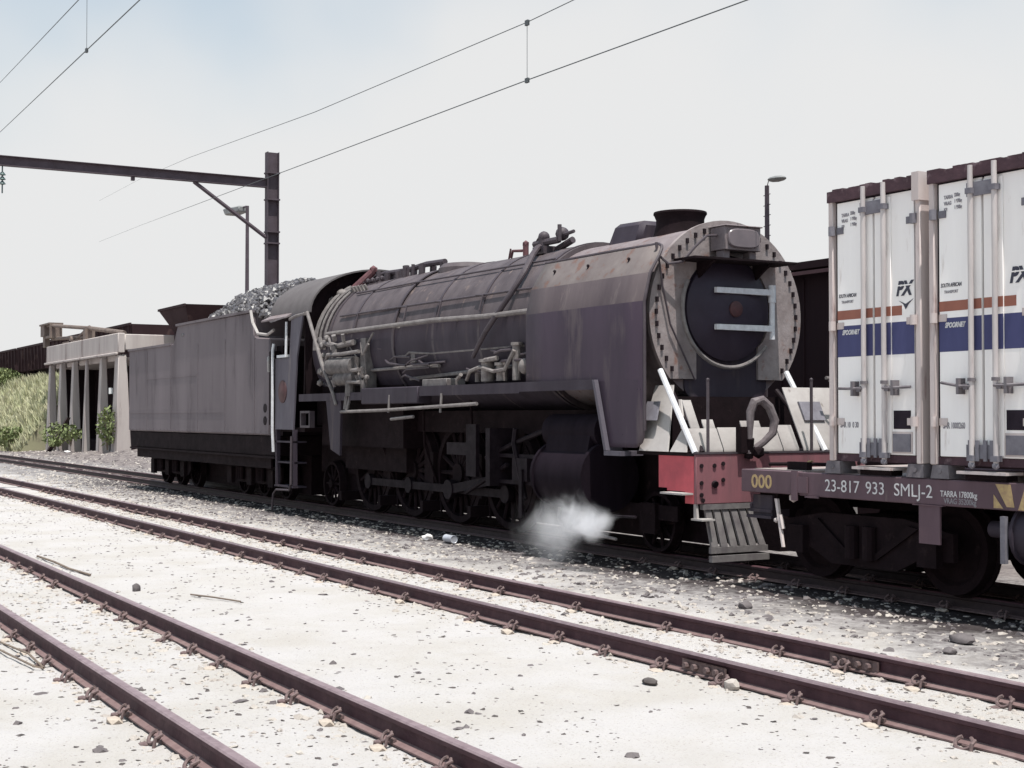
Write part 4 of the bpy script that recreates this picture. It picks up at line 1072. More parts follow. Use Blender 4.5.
# ------------------------------------------------------------------ the two containers
def container(x0, x1, label, variant):
    w_ = x1 - x0; xm = (x0 + x1) / 2
    t = thing('freight_container', label, 'container', (xm, 10.8, 1.235), 'white containers on the wagon')
    Y = WY0 + .02
    Z0, Z1 = 1.235, 3.87
    b = MB(); b.box(x0 + .05, x1 - .05, Y + .06, 12.0, Z0 + .04, Z1 - .02)
    part('body', b, M['white'], t)
    f = MB()
    f.box(x0, x0 + .065, Y - .03, Y + .12, Z0, Z1 - .10); f.box(x1 - .065, x1, Y - .03, Y + .12, Z0, Z1 - .118)
    
    f.box(x0, x0 + .065, 11.9, 12.02, Z0, Z1 - .1); f.box(x1 - .065, x1, 11.9, 12.02, Z0, Z1 - .1)
    part('corner_post', f, M['frame'], t, bev=.008)
    bs = MB(); bs.box(x0 + .066, x1 - .066, Y + .01, Y + .12, Z0, Z0 + .07); part('bottom_sill', bs, M['rust_top_shade_sill'], t)  # dark colour stands in for the shade on the sill
    tr = MB(); rj = random.Random(variant)
    n_ = 16
    for k in range(n_):     # dented and rusted header rail
        a, b_ = x0 + w_ * k / n_, x0 + w_ * (k + 1) / n_
        zt = Z1 + rj.uniform(-.012, .01)
        tr.box(a, b_, Y - .045, Y + .1, Z1 - .115, zt)
    tr.box(x0, x1, Y + .1, 12.02, Z1 - .06, Z1 - .005)
    part('header_rail', tr, M['rust_top_shade_sill'], t)
    cfi = MB(); cfi.box(x1 - .075, x1 + .012, Y - .06, Y + .13, Z1 - .24, Z1 + .02) if variant == 1 else cfi.box(x1 - .06, x1 + .002, Y - .06, Y - .047, Z1 - .20, Z1 + .012)
    part('corner_casting', cfi, M['frame'], t)
    s_ = MB(); s_.box(x0 + .06, x1 - .06, Y + .02, Y + .055, Z0 + .05, Z1 - .11)
    part('door_seal', s_, M['rubber'], t)
    xa, xb = x0 + .10, x1 - .10
    gap = .012
    for (a, b_, nm) in ((xa, xm - gap, 'l'), (xm + gap, xb, 'r')):
        d = MB()
        # folded door panel: shallow vertical ribs next to the bars
        d.box(a, b_, Y - .004, Y + .03, Z0 + .075, Z1 - .13)
        e0 = (b_ - .17, b_) if nm == 'l' else (a, a + .21)
        d.box(e0[0], e0[1], Y - .016, Y - .0045, Z0 + .09, Z1 - .15)
        do = part('door', d, M['white'], t, bev=.004)
        # painted bands, on the panel and on the rib
        bb = MB(); ob = MB()
        oe = b_ if nm == 'l' else a + .34
        for (p0, p1, yy) in ((a, b_, Y - .0055), (e0[0], e0[1], Y - .0175)):
            lo_, hi_ = p0, p1
            if yy > Y - .01:
                lo_, hi_ = (a, e0[0]) if nm == 'l' else (e0[1], b_)
            bb.box(lo_ + .001, hi_ - .001, yy, yy + .001, 2.24, 2.54)
            hi2 = min(hi_, oe)
            if hi2 > lo_: ob.box(lo_ + .001, hi2 - .001, yy, yy + .001, 2.60, 2.69)
        part('blue_band', bb, M['blue'], do); part('orange_band', ob, M['orange'], do)
        # locking bar with brackets, cam keeper and handle
        bx_ = (b_ - .085) if nm == 'l' else (a + .155)
        lb = MB(); lb.cyl((bx_, Y - .055, Z0 + .0), (bx_, Y - .055, Z1 - .02), .024, seg=12)
        bar = part('locking_bar', lb, M['bar'], do)
        br = MB()
        for z in (1.30, 3.62): br.box(bx_ - .034, bx_ + .034, Y - .085, Y - .017, z - .02, z + .03)
        br.ball((bx_, Y - .06, Z0 + .01), .035, 1)
        part('bar_bracket', br, M['bracket'], bar)
        hd = MB(); s2 = -1 if nm == 'l' else 1
        hd.tube([(bx_, Y - .075, 1.93), (bx_ + s2 * .10, Y - .08, 1.93), (bx_ + s2 * .34, Y - .06, 1.935 + (.03 if variant == 2 and nm == 'l' else 0))], .014, 6)
        hd.box(bx_ + s2 * .13 - .015, bx_ + s2 * .13 + .015, Y - .09, Y - .0055, 1.86, 2.0)
        hd.cyl((bx_, Y - .055, 1.97), (bx_, Y - .055, 2.0), .034, seg=10)
        hd.box(bx_ + s2 * .05 - .02, bx_ + s2 * .05 + .03, Y - .085, Y - .0055, 1.90, 1.95)
        part('door_handle', hd, M['lock'], bar)
        hx = a if nm == 'l' else b_
        for z in (1.62, 2.545, 3.47):
            hg = MB(); hg.cyl((hx - (.03 if nm == 'l' else -.03), Y - .045, z - .045), (hx - (.03 if nm == 'l' else -.03), Y - .045, z + .045), .034, seg=10)
            hg.box(min(hx, hx + (.09 if nm == 'l' else -.09)), max(hx, hx + (.09 if nm == 'l' else -.09)), Y - .014, Y - .005, z - .035, z + .03)
            part('hinge', hg, M['frame'] if z < 3.4 else M['bracket'], do)
    kp = MB(); kp.box(xm - .15, xm + .15, Y - .045, Y - .018, 3.58, 3.70); kp.box(xm - .17, xm + .17, Y - .045, Y - .018, 1.30, 1.42)
    for dx in (-.12, -.04, .05, .12): kp.box(xm + dx - .018, xm + dx + .018, Y - .06, Y - .045, 1.28, 1.46)
    part('cam_keeper', kp, M['bracket'], t)
    # black sign panel and document pouch on the right-hand door
    px = xm + .19
    q = MB(); q.box(px + .05, px + .265, Y - .008, Y - .0055, 1.55, 1.72); part('black_panel', q, M['rubber'], t)
    q = MB(); q.box(px + .035, px + .285, Y - .012, Y - .0055, 1.325, 1.525); po_ = part('document_pouch', q, M['frame'], t)
    q = MB(); q.box(px + .05, px + .27, Y - .020, Y - .0125, 1.34, 1.505); part('pouch_front', q, M['bracket'], po_)
    # lettering
    lz = Y - .0062
    rows = (('TARRA', '320kg'), ('VRAG', '1 870kg'), ('KB', '1 890kg'))
    for k, (a, b_) in enumerate(rows):
        lettering('weight_lettering', a, .044, (x0 + .165, lz, 3.60 - .055 * k), M['fadeink'], t, .75, bold=.002)
        lettering('weight_lettering', b_, .044, (x0 + .285, lz, 3.61 - .055 * k), M['fadeink'], t, .62, bold=.002)
    lettering('address_lettering', 'SOUTH AFRICAN', .050, (x0 + .12, lz, 2.815), M['ink'], t, .62, shear=.25, bold=.001)
    lettering('address_lettering', 'TRANSPORT', .036, (x0 + .16, lz, 2.76), M['fadeink'], t, .8, bold=.001)
    lettering('brand_lettering', 'PX', .18, (x1 - (.325), lz - .001, 2.785 if variant == 1 else 2.80), M['ink'], t, .84, shear=.28, bold=.008)
    # white slit across the two letters
    q = MB(); q.box(x1 - .31, x1 - .11, lz - .004, lz - .0025, 2.868 + (.015 if variant == 2 else 0), 2.880 + (.015 if variant == 2 else 0)); part('letter_slit', q, M['white'], t)
    if variant == 1:
        q = MB()
        q.prism([(x1 - .29, 2.735), (x1 - .205, 2.70), (x1 - .105, 2.745), (x1 - .165, 2.70), (x1 - .205, 2.65), (x1 - .235, 2.70)], 'xz', lz - .003, lz - .001)
        part('bird_emblem', q, M['ink'], t)
    lettering('band_lettering', 'SPOORNET', .062, (x0 + .17, lz - .002, 2.455), M['whiteink'], t, .72, shear=.3, bold=.003)
    lettering('serial_lettering', 'SAR 10  0 30' if variant == 1 else 'SAR 1000260', .075, (x0 + .135, lz, 1.56), M['fadeink'], t, .62, bold=.002)
    return t
container(-10.545, -9.335, 'white container beside the locomotive, with a small bird emblem under PX', 1)
container(-9.235, -8.02, 'white container cut off by the right edge, right of the bird emblem one', 2)

# ------------------------------------------------------------------ steam from the drain cocks
def steam_material():
    m = bpy.data.materials.new('drifting_steam'); m.use_nodes = True
    n = m.node_tree.nodes; L = m.node_tree.links; n.clear()
    o = n.new('ShaderNodeOutputMaterial'); v = n.new('ShaderNodeVolumePrincipled'); L.new(v.outputs[0], o.inputs['Volume'])
    v.inputs['Color'].default_value = (.97, .97, 1, 1); v.inputs['Anisotropy'].default_value = .1
    t = n.new('ShaderNodeTexCoord')
    sp_ = n.new('ShaderNodeSeparateXYZ'); L.new(t.outputs['Object'], sp_.inputs[0])
    def mth(op, a, b=0.0, c=0.0):
        q = n.new('ShaderNodeMath'); q.operation = op
        for i_, x_ in enumerate((a, b, c)):
            if isinstance(x_, (int, float)): q.inputs[i_].default_value = x_
            else: L.new(x_, q.inputs[i_])
        return q.outputs[0]
    nz = n.new('ShaderNodeTexNoise'); nz.inputs['Scale'].default_value = 2.6; nz.inputs['Detail'].default_value = 8; nz.inputs['Roughness'].default_value = .6; nz.inputs['Distortion'].default_value = .8
    L.new(t.outputs['Object'], nz.inputs['Vector'])
    # a plume that leaves the pipe end and widens, sinking, as it drifts back
    u = mth('SUBTRACT', .86, sp_.outputs['X'])
    dz = mth('ADD', sp_.outputs['Z'], mth('MULTIPLY_ADD', u, .20, -.22))
    rad = mth('SQRT', mth('ADD', mth('MULTIPLY', dz, dz), mth('MULTIPLY', sp_.outputs['Y'], sp_.outputs['Y'])))
    q_ = mth('DIVIDE', rad, mth('MULTIPLY_ADD', u, .29, .03))
    q_ = mth('ADD', q_, mth('MULTIPLY_ADD', nz.outputs['Fac'], 3.4, -1.68))
    r = n.new('ShaderNodeMapRange'); r.interpolation_type = 'SMOOTHSTEP'
    for k_, x_ in (('From Min', 1.0), ('From Max', .0), ('To Min', 0.0), ('To Max', 1.0)): r.inputs[k_].default_value = x_
    L.new(q_, r.inputs['Value'])
    f1 = n.new('ShaderNodeMapRange'); f1.interpolation_type = 'SMOOTHSTEP'
    for k_, x_ in (('From Min', .0), ('From Max', .35), ('To Min', 0.0), ('To Max', 1.0)): f1.inputs[k_].default_value = x_
    L.new(u, f1.inputs['Value'])
    f2 = n.new('ShaderNodeMapRange'); f2.interpolation_type = 'SMOOTHSTEP'
    for k_, x_ in (('From Min', .45), ('From Max', 1.95), ('To Min', 5.0), ('To Max', 0.0)): f2.inputs[k_].default_value = x_
    L.new(u, f2.inputs['Value'])
    L.new(mth('MULTIPLY', mth('MULTIPLY', r.outputs[0], f1.outputs[0]), f2.outputs[0]), v.inputs['Density'])
    return m
sv = MB(); sv.ball((-.15, 0, 0), 1.0, 3, (1.25, .6, .66))
so_ = lone('steam_puff', sv, steam_material(), 'white puff of steam drifting out below the locomotive cylinders', 'steam', kind='stuff')
so_.location = (-14.2, 9.05, .32)

# ------------------------------------------------------------------ overhead line: mast and wires
MX, MY = -35.5, 13.0
ms = thing('catenary_mast', 'dark steel catenary mast with long horizontal arm behind the tender', 'catenary mast', (MX, MY, -.15))
q = MB(); q.box(MX - .11, MX + .11, MY - .16, MY - .142, -.2, 8.6); q.box(MX - .11, MX + .11, MY + .142, MY + .16, -.2, 8.6); q.box(MX - .012, MX + .012, MY - .142, MY + .142, -.2, 8.6)
for z in (7.35, 8.05, 6.2, 6.5): q.box(MX - .13, MX + .13, MY - .18, MY + .18, z - .02, z + .02)
part('post', q, M['mast'], ms)
q = MB(); q.box(MX - .09, MX + .09, 4.6, MY - .165, 7.66, 7.675); q.box(MX - .09, MX + .09, 4.6, MY - .165, 7.885, 7.90); q.box(MX - .01, MX + .01, 4.6, MY - .165, 7.675, 7.885)
part('boom', q, M['mast'], ms)
q = MB(); q.cyl((MX, 10.9, 7.66), (MX, MY - .16, 6.35), .055, seg=6)
part('brace', q, M['mast'], ms)
for y in (6.22,):
    q = MB(); q.cyl((MX, y, 7.66), (MX, y, 7.0), .018, seg=6)
    for k in range(3): q.lathe([(.02, 7.2 + .11 * k), (.085, 7.22 + .11 * k), (.03, 7.29 + .11 * k)], (MX, y, 0), 'z', 12)
    part('insulator', q, M['insul'], ms)
q = MB(); q.box(MX - .05, MX + .05, 9.3, 9.38, 7.56, 7.66); part('boom_clamp', q, M['mast'], ms)
def wire(name, label, pts, r, drops=()):
    t = thing(name, label, 'overhead wire', pts[len(pts) // 2])
    q = MB(); q.tube(pts, [r * (.62 if p[0] > -32 else .42 if p[0] > -40 else .22) for p in pts], 6); part('cable', q, M['wire'], t)
    for d in drops:
        q = MB(); q.cyl(d[0], d[1], .0045, seg=5); q.box(d[0][0] - .04, d[0][0] + .04, d[0][1] - .02, d[0][1] + .02, d[0][2] - .05, d[0][2] + .03); q.box(d[1][0] - .04, d[1][0] + .04, d[1][1] - .02, d[1][1] + .02, d[1][2] - .04, d[1][2] + .03)
        part('dropper', q, M['wire'], t)
def interp(tab, x):
    for (x0, z0), (x1, z1) in zip(tab, tab[1:]):
        if x0 <= x <= x1:
            t = (x - x0) / (x1 - x0); return z0 + (z1 - z0) * t
    return tab[0][1] if x < tab[0][0] else tab[-1][1]
XS = [-45, -40, -35.5, -27, -22, -18.44, -15, -13.25, -10, -5, 0, 10, 20]
ctab = [(-90, 7.2), (-43, 7.12), (-27, 6.87), (-18.44, 6.74), (-13.25, 6.63), (20, 6.4)]
mtab = [(-90, 8.5), (-37.7, 8.40), (-34.4, 8.21), (-27, 7.85), (-18.44, 7.62), (-17, 7.59), (-8, 7.75), (20, 8.3)]
wire('contact_wire', 'lower of the two long wires above the locomotive', [(x, 10.79, interp(ctab, x)) for x in XS], .013)
wire('catenary_wire', 'upper of the two long wires above the locomotive, with a hanging dropper', [(x, 10.79, interp(mtab, x)) for x in XS], .011,
     (((-18.44, 10.79, 7.62), (-18.44, 10.79, 6.74)),))
XS2 = [-90, -60, -52, -40, -32.7, -25.3, -17.4, -12, -6, 0, 10, 20]
wire('contact_wire', 'lower of the two wires crossing the upper left corner', [(x, 5.705, 7.96) for x in XS2], .016)
wire('catenary_wire', 'upper of the two wires crossing the upper left corner, with a dropper', [(x, 5.705, interp([(-90, 10.2), (-52, 9.5), (-32.7, 9.07), (-25.3, 8.99), (-5, 9.2), (20, 9.9)], x)) for x in XS2], .014,
     (((-24.75, 5.705, 8.99), (-24.75, 5.705, 7.96)),))

# ------------------------------------------------------------------ yard lamps
l1 = thing('yard_lamp', 'thin yard lamp pole seen through the bracket of the catenary mast', 'lamp post', (-57.6, 20, -.15), 'yard lamps')
q = MB(); q.cyl((-57.6, 20, -.2), (-57.6, 20, 10.55), .11, .07, seg=10); part('pole', q, M['mast'], l1)
q = MB(); q.tube([(-57.6, 20, 10.4), (-57.75, 20, 10.55), (-58.2, 20, 10.55)], .04, 6); part('arm', q, M['mast'], l1)
q = MB(); q.hexa([(-59.7, 19.7, 10.38), (-58.1, 19.75, 10.36), (-58.1, 20.25, 10.36), (-59.7, 20.3, 10.38)], [(-59.9, 19.65, 10.68), (-58.1, 19.8, 10.62), (-58.1, 20.2, 10.62), (-59.9, 20.35, 10.68)])
part('lamp_head', q, M['lamphead'], l1, bev=.05)
l2 = thing('yard_lamp', 'yard lamp on a stepped pole behind the smokebox, left of the containers', 'lamp post', (-29.88, 25, -.15), 'yard lamps')
q = MB(); q.cyl((-29.88, 25, -.2), (-29.88, 25, 7.9), .09, .06, seg=10)
for k in range(14): q.cyl((-30.02, 25, 4 + k * .28), (-29.74, 25, 4.02 + k * .28), .012, seg=5)
part('pole', q, M['mast'], l2)
q = MB(); q.tube([(-29.88, 25, 7.85), (-29.75, 24.95, 8.02), (-29.5, 24.9, 8.03)], .012, 6); part('arm', q, M['mast'], l2)
q = MB(); q.ball((-29.35, 24.9, 8.0), .3, 2, (1.05, .7, .26)); part('lamp_head', q, M['lamphead'], l2)

# ------------------------------------------------------------------ coal stage, embankment and wagons on it
SX0, SX1, SY0, SY1 = -73.2, -59.2, 15.0, 21.0
cst = thing('coal_stage', 'raised concrete coaling stage with tapered columns at the left', 'coaling stage', (-66, 18, -.15))
q = MB(); q.box(SX0, SX1, SY0, SY0 + .3, 4.30, 5.12); q.box(SX1 - .3, SX1, SY0 + .3, SY1, 4.42, 5.08); q.box(SX0, SX1 - .3, SY0 + .3, SY1, 4.0, 4.25)
q.box(SX0, SX1 + .05, SY0 - .12, SY0, 4.20, 4.31) 
part('parapet', q, M['concrete'], cst, bev=.03)
q = MB(); q.box(SX1 - .02, SX1 + .14, SY0 + .35, SY1, 4.12, 4.26)
part('ledge', q, M['soot_shade_wall'], cst)
for k, x in enumerate((-72.6, -70.2, -67.6, -65.0, -62.3, -59.55)):
    q = MB(); wd = .2 if k != 3 else .12; dp_ = .36 if k != 3 else .2
    if k == 5: wd, dp_ = .35, .5
    q.hexa([(x - wd * 1.3, SY0 - .10, -.3), (x + wd * 1.3, SY0 - .10, -.3), (x + wd * 1.3, SY0 + dp_ * 1.2, -.3), (x - wd * 1.3, SY0 + dp_ * 1.2, -.3)],
           [(x - wd * .85, SY0 + .04, 4.19), (x + wd * .85, SY0 + .04, 4.19), (x + wd * .85, SY0 + dp_ * .75, 4.19), (x - wd * .85, SY0 + dp_ * .75, 4.19)])
    part('column', q, M['concrete'], cst, bev=.03)
q = MB(); q.box(SX0 - .1, SX1 - .4, SY0 + 2.4, SY0 + 2.6, -.2, 4.0); q.box(SX0 - .1, SX0 + .1, SY0 + .7, SY1, -.2, 4.0); q.box(SX1 - .9, SX1 - .7, SY0 + 1.2, SY1, -.2, 4.0)
q.box(SX0 + .2, SX1 - .9, SY0 + .8, SY0 + 2.4, -.2, .55)
part('bunker_wall', q, M['soot_shade_wall'], cst)
q = MB(); q.box(-60.2, -60.1, SY0 - .12, SY0 + .02, 2.6, 2.85)
part('white_notice', q, M['globe'], cst)
# embankment
em = MB()
exs = [-260, -200, -150, -120, -105, -95, -88, -82, -78, -75, -73.4]
eys = [13.7, 14.3, 15.0, 15.8, 16.6, 17.2, 21, 24, 30]
ezs = [-.25, .55, 1.5, 2.5, 3.4, 3.75, 3.8, 3.2, -.25]
ev = [[em.bm.verts.new((x + mn.noise((x, y, 1)) * .5, y + mn.noise((x * .3, y, 5)) * .35, z + .18 * mn.noise((x * .25, y * .6, 9)))) for y, z in zip(eys, ezs)] for x in exs]
for i in range(len(exs) - 1):
    for j in range(len(eys) - 1): em.bm.faces.new((ev[i][j], ev[i + 1][j], ev[i + 1][j + 1], ev[i][j + 1]))
em.bm.faces.new([v for v in ev[-1]])
lone('embankment', em, M['hillsoil'], kind='structure')
gb = MB(); rg = random.Random(11)
def emb_h(y):
    for (y0, z0), (y1, z1) in zip(zip(eys, ezs), list(zip(eys, ezs))[1:]):
        if y0 <= y <= y1: return z0 + (z1 - z0) * (y - y0) / (y1 - y0)
    return 0
for k in range(9000):
    x = -73.6 - 42 * rg.random() ** 1.2; y = rg.uniform(13.7, 17.4); z = emb_h(y)
    h_ = rg.uniform(.18, .55); a_ = rg.uniform(0, 6.28); w_ = rg.uniform(.03, .07)
    dx, dy = math.cos(a_) * w_, math.sin(a_) * w_; lx, ly = rg.uniform(-.2, .2), rg.uniform(-.25, .1)
    gb.poly([(x - dx, y - dy, z - .05), (x + dx, y + dy, z - .05), (x + dx * .6 + lx * .5, y + dy * .6 + ly * .5, z + h_ * .6), (x + lx, y + ly, z + h_)])
lone('bank_grass', gb, M['grass'], 'tall dry grass covering the slope left of the coal stage', 'grass', kind='stuff', smooth=False)
def bush(name, label, c, r, n, h, mtl='leaf', group=None):
    t = thing(name, label, 'bush', c, group)
    rb_ = random.Random(int(c[0] * 100)); q = MB()
    for k in range(n):
        d = Vector((rb_.gauss(0, 1), rb_.gauss(0, 1), rb_.gauss(0, 1))).normalized() * (rb_.random() ** .4)
        p = Vector(c) + Vector((d.x * r, d.y * r, h * .5 + d.z * h * .5))
        a_ = Vector((rb_.gauss(0, 1), rb_.gauss(0, 1), rb_.gauss(0, 1))).normalized(); b_ = a_.orthogonal().normalized(); L_ = rb_.uniform(.06, .16)
        q.poly([p - a_ * L_, p + b_ * L_ * .4, p + a_ * L_, p - b_ * L_ * .4])
    part('foliage', q, M[mtl], t)
    q = MB()
    for k in range(5):
        e_ = Vector(c) + Vector((rb_.uniform(-.5, .5) * r, rb_.uniform(-.5, .5) * r, h * .7))
        q.tube([Vector(c) - Vector((0, 0, .15)), (Vector(c) + e_) / 2 + Vector((0, 0, .05)), e_], [.03, .02, .008], 5)
    part('stem', q, M['stick'], t)
bush('shrub', 'round green bush on top of the grassy bank at the left edge', (-93.7, 16.5, 3.2), 1.3, 1500, 1.5)
bush('shrub', 'climbing weed against the corner column of the coal stage', (-59.6, 14.7, .4), .45, 330, 1.7)
bush('shrub', 'low weed at the foot of the second tapered column', (-69.2, 14.6, .3), .7, 220, 1.1)
bush('shrub', 'small weed between the columns, beside the thin one', (-65.9, 14.6, .45), .6, 200, .9)
bush('shrub', 'tiny weed growing out of the ash heap below the thin column', (-64.5, 13.6, .3), .3, 150, .45)
bush('shrub', 'dark weed at the foot of the grassy bank, left of the columns', (-76.0, 13.8, 0), .9, 600, 1.2)
# leaning timber
q = MB(); q.hexa([(-68.9, 14.1, -.05), (-68.65, 14.1, -.05), (-68.65, 14.3, -.05), (-68.9, 14.3, -.05)], [(-66.6, 14.55, 1.6), (-66.35, 14.55, 1.6), (-66.35, 14.7, 1.6), (-66.6, 14.7, 1.6)])
lone('leaning_timber', q, M['timber'], 'dark timber baulk leaning against the coal stage columns', 'timber', loc=(-68.7, 14.2, 0))
# rubble on the ash heap as stuff is part of the gravel below
# wagons along the top
def hopper_wagon(x, label, dark=True):
    t = thing('hopper_wagon', label, 'railway wagon', (x, 18.6, 3.85), 'hopper wagons on the embankment')
    q = MB(); q.hexa([(x - 4.0, 17.5, 4.5), (x + 4.0, 17.5, 4.5), (x + 4.0, 19.7, 4.5), (x - 4.0, 19.7, 4.5)], [(x - 4.3, 17.35, 5.95), (x + 4.3, 17.35, 5.95), (x + 4.3, 19.85, 5.95), (x - 4.3, 19.85, 5.95)])
    part('body', q, M['hopper'], t)
    q = MB()
    for k in range(9): q.box(x - 4 + k, x - 3.92 + k, 17.28, 17.48, 4.5, 5.9)
    q.box(x - 4.35, x + 4.35, 17.25, 17.33, 5.88, 6.0)
    part('side_rib', q, M['hopper'], t)
    q = MB(); q.box(x - 4.2, x + 4.2, 18.0, 19.2, 4.3, 4.5)
    for k in (-2.9, 2.9):
        q.box(x + k - 1.1, x + k + 1.1, 17.7, 17.8, 4.05, 4.3)
        for d in (-.75, .75): q.cyl((x + k + d, 18.0, 4.27), (x + k + d, 18.15, 4.27), .4, seg=16)
    part('underframe', q, M['under'], t)
    return t
labs = ['dark hopper wagon partly hidden behind the coal stage parapet', 'dark hopper wagon directly left of the coal stage parapet', 'dark hopper wagon above the grassy bank at the left edge']
h0 = hopper_wagon(-70.3, labs[0])
dup_thing(h0, (-79.5, 18.6, 3.85), 'dark hopper wagon just left of the parapet, behind the crane head')
dup_thing(h0, (-88.7, 18.6, 3.8), 'dark hopper wagon above the grassy bank, right of the round bush')
dup_thing(h0, (-97.9, 18.6, 3.8), 'dark hopper wagon behind the round bush at the left edge')
dup_thing(h0, (-107.1, 18.6, 3.75), 'farthest dark hopper wagon, at the very left edge of the photo')
hb = thing('coal_hopper', 'dark funnel shaped coal hopper rising behind the tender coal', 'coal hopper', (-58, 18.3, -.15))
q = MB(); q.hexa([(-59.0, 17.3, 5.2), (-56.8, 17.3, 5.2), (-56.8, 19.4, 5.2), (-59.0, 19.4, 5.2)], [(-59.9, 16.9, 6.12), (-56.1, 16.9, 6.18), (-55.4, 19.8, 6.15), (-59.9, 19.8, 6.12)])
part('funnel', q, M['hopper'], hb)
q = MB(); q.box(-59.95, -56.1, 16.86, 16.92, 6.1, 6.2)
for x in (-58.9, -56.9):
    for y in (17.4, 19.3): q.box(x - .1, x + .1, y - .1, y + .1, -.3, 5.2)
part('hopper_leg', q, M['hopper'], hb)
# loading crane lying along the parapet
cn = thing('loading_crane', 'rusty jib of a loading crane resting on the coal stage parapet', 'crane', (-66, 15.6, 5.1))
q = MB(); q.box(-75.9, -75.0, 15.25, 15.8, 5.75, 6.3); q.box(-75.8, -75.3, 15.35, 15.6, 5.2, 5.75); q.box(-76.0, -73.6, 15.2, 15.9, 6.3, 6.38); q.box(-73.8, -73.6, 15.25, 15.85, 5.6, 6.3); q.box(-75.0, -73.8, 15.3, 15.75, 5.62, 5.74)
part('head_block', q, M['crane'], cn)
q = MB(); q.cyl((-74.8, 15.4, 6.3), (-66.5, 15.5, 5.72), .09, seg=8); q.cyl((-74.8, 15.6, 5.62), (-66.5, 15.6, 5.30), .09, seg=8); q.cyl((-66.5, 15.5, 5.72), (-60.5, 15.6, 5.2), .1, seg=8)
q.cyl((-74.6, 15.75, 6.3), (-66.8, 15.75, 5.66), .05, seg=6)
part('jib', q, M['crane'], cn)
q = MB(); q.box(-66.7, -66.3, 15.3, 15.75, 5.12, 5.75); q.cyl((-69.4, 15.3, 5.3), (-69.4, 15.7, 5.3), .18, seg=12); q.cyl((-69.4, 15.6, 5.3), (-66.3, 15.5, 5.75), .09, seg=8); q.box(-71, -67.5, 15.3, 15.7, 5.1, 5.25)
part('winch', q, M['crane'], cn)

# ------------------------------------------------------------------ dark shed behind the locomotive front
shd = thing('goods_shed', 'dark brown shed wall behind the smokebox and containers', 'shed', (-19, 18, -.15))
q = MB(); q.hexa([(-30, 16, -.3), (-3, 16, -.3), (-3, 22, -.3), (-30, 22, -.3)], [(-30, 16, 4.05), (-3, 16, 4.05), (-3, 22, 4.6), (-30, 22, 4.6)])
part('wall', q, M['shed'], shd)
q = MB()
for k in range(46): q.box(-29.8 + k * .58, -29.76 + k * .58, 15.975, 15.998, -.2, 3.95)
part('cover_strip', q, M['shed'], shd)
q = MB(); q.hexa([(-30.3, 15.8, 4.1), (-2.7, 15.8, 4.1), (-2.7, 22.3, 4.66), (-30.3, 22.3, 4.66)], [(-30.3, 15.8, 4.22), (-2.7, 15.8, 4.22), (-2.7, 22.3, 4.76), (-30.3, 22.3, 4.76)])
part('roof', q, M['shed'], shd)
q = MB(); q.box(-30.3, -2.7, 15.77, 15.795, 4.0, 4.06); part('fascia', q, M['shedtrim'], shd)
q = MB(); q.ball((-18.3, 15.72, 4.03), .085, 2, (1, 1, 1.2)); part('lamp_globe', q, M['globe'], shd)

# ------------------------------------------------------------------ small litter and stones
def stones(n, area, sz, rnd, flat=.6, dens=None, m=None):
    m = m or MB()
    k = 0
    while k < n:
        x = rnd.uniform(*area[0]); y = rnd.uniform(*area[1])
        if dens and rnd.random() > dens(x, y): k += .05; continue
        k += 1
        if any(abs(y - r) < .06 for r in (2.31, 3.39, 6.11, 7.19, 10.25, 11.33)): continue
        r = sz[0] + (sz[1] - sz[0]) * rnd.random() ** 2.2
        z = ground_h(x, y)
        rot = Matrix.Rotation(rnd.uniform(0, 6.28), 3, 'Z') @ Matrix.Rotation(rnd.uniform(-.4, .4), 3, 'X')
        sc = Vector((rnd.uniform(.7, 1.35), rnd.uniform(.6, 1.1), rnd.uniform(.35, .85) * flat / .6))
        pts = ((1, 0, 0), (-1, 0, 0), (0, 1, 0), (0, -1, 0), (.1, .1, 1), (.6, .6, .55), (-.6, .55, .6), (.5, -.65, .6), (-.6, -.5, .5))
        vs_ = []
        for p in pts:
            q = Vector((p[0] * sc.x, p[1] * sc.y, p[2] * sc.z)) * rnd.uniform(.75, 1.2) * r
            vs_.append(m.bm.verts.new(rot @ q + Vector((x, y, z - r * .12))))
        a, b, c_, d, t, e, f_, g_, h_ = vs_
        for tri in ((a, e, t), (e, c_, t), (c_, f_, t), (f_, b, t), (b, h_, t), (h_, d, t), (d, g_, t), (g_, a, t), (a, c_, e), (c_, b, f_), (b, d, h_), (d, a, g_)):
            m.bm.faces.new(tri)
    return m
rs = random.Random(21)
near_rail = lambda x, y: max(math.exp(-((y - r) / .22) ** 2) for r in (2.31, 3.39, 6.11, 7.19)) * .95 + (.6 if 6.1 < y < 7.2 else 0) + (.25 if 2.3 < y < 3.4 else 0)
bal = stones(12000, ((-32, -4), (1.3, 8.2)), (.010, .040), rs, dens=near_rail)
stones(5200, ((-45, -5), (7.5, 10.2)), (.010, .05), rs, dens=lambda x, y: .8, m=bal)
stones(1500, ((-80, -40), (8, 14.9)), (.02, .10), rs, m=bal)
lone('pale_gravel', bal, M['stone_pale'], 'pale ballast stones along the rails and verge', 'gravel', kind='stuff', smooth=False)
cin = stones(3200, ((-40, -5), (7.5, 10.1)), (.012, .05), rs, dens=lambda x, y: .25 + .75 * (y > 8.2))
stones(1300, ((-34, -5), (1.3, 7.8)), (.008, .034), rs, flat=.45, m=cin)
stones(120, ((-18, -6), (1.3, 8.8)), (.02, .06), rs, m=cin)
stones(700, ((-80, -42), (11.8, 14.9)), (.02, .09), rs, m=cin)
lone('dark_cinders', cin, M['stone_dark'], 'dark cinders and coal crumbs scattered over the ground', 'cinders', kind='stuff', smooth=False)
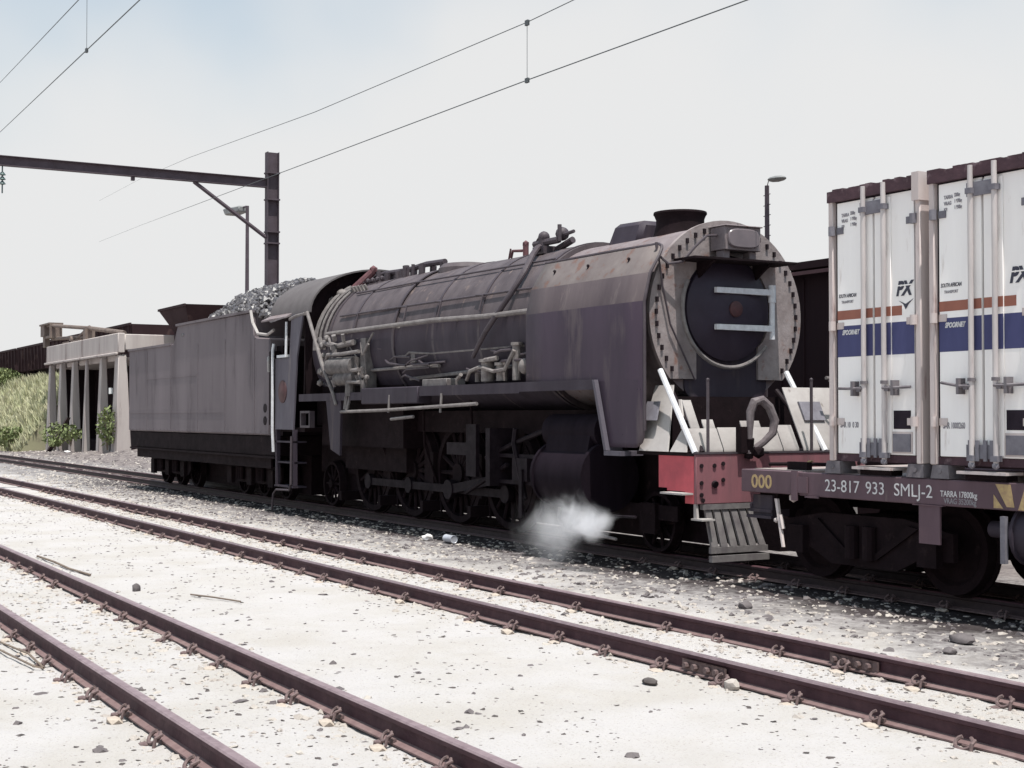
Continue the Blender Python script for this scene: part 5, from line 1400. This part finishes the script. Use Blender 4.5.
chp = stones(8500, ((-34, -4.5), (1.2, 8.2)), (.008, .030), rs, flat=.3, dens=lambda x, y: (.16 + .5 * (mn.noise((x * .8, y * .8, 20)) > .1) + (.5 if y < 3.4 else 0) + near_rail(x, y) * .5))
lone('flat_chips', chp, M['chip'], 'flat brownish stone chips scattered over the pale sand', 'stone chips', kind='stuff', smooth=False)
def rock(loc, r, label, mtl='stone_dark', sc=(1.1, .9, .8)):
    q = MB(); q.ball((0, 0, 0), r, 2, sc, .13)
    o = lone('stone', q, M[mtl], label, 'stone', 'single larger stones'); o.location = (loc[0], loc[1], ground_h(loc[0], loc[1]) + r * .45)
rock((-14.82, 3.96), .055, 'small black stone alone on the white sand above the nearest track', sc=(.8, .8, 1.1))
rock((-8.1, 8.75), .075, 'dark stone on the verge at the right, in front of the container wagon', sc=(1.5, 1, .6))
rock((-7.8, 8.3), .05, 'round dark lump at the right, just beyond the far middle rail', sc=(1.2, 1, .7))
rock((-10.55, 8.55), .06, 'dark lump on the verge in front of the cowcatcher', sc=(1.3, 1, .7))
rock((-8.0, 5.65), .05, 'brownish stone with a tail on the bare sand at the lower right', 'chip', (1.7, .8, .5))
rock((-7.55, 6.0), .055, 'pale round stone beside the middle track fishplate', 'stone_pale')
q = MB(); q.lathe([(0, -.13), (.055, -.13), (.058, -.12), (.055, -.11), (.055, .11), (.058, .12), (.055, .13), (.05, .125), (0, .12)], (0, 0, 0), 'x', 20)
o = lone('tin_can', q, M['tin'], 'silvery tin can lying in front of the driving wheels', 'can'); o.location = (-18.19, 9.36, -.09)
q = MB(); q.ball((0, 0, 0), .09, 2, (1.3, 1, .6), .22)
o = lone('crumpled_paper', q, M['paper'], 'crumpled white paper lying left of the tin can', 'litter'); o.location = (-18.7, 9.25, -.11)
q = MB(); q.ball((0, 0, 0), .14, 2, (1.6, .9, .4), .2)
o = lone('crumpled_paper', q, M['paper'], 'pale litter lying on the ash heap below the coal stage corner', 'litter'); o.location = (-62.0, 13.6, .15)
def twig(name, label, pts, r, m='stick'):
    pp = [(x, y, ground_h(x, y) + dz) for x, y, dz in pts]
    q = MB(); q.tube(pp, r, 6); lone(name, q, M[m], label, name.split('_')[-1], loc=pp[0])
twig('dry_stick', 'long thin stick lying beside the far rail of the nearest track', [(-18.9, 3.78, .03), (-17.9, 3.78, .035), (-17.2, 3.80, .02), (-16.4, 3.86, .02)], .014)
twig('dry_stick', 'thin stick on the white sand, right of the small black stone', [(-14.2, 4.35, .02), (-13.8, 4.45, .03), (-13.4, 4.6, .02)], .009)
twig('wire_loop', 'loop of rusty wire lying near the lower left corner', [(-12.2, 1.98, .015), (-11.2, 2.03, .03), (-10.6, 2.1, .03), (-10.55, 2.16, .02), (-11.1, 2.16, .03), (-12.0, 2.1, .015)], .008)

for o in TODO: split_part(o)
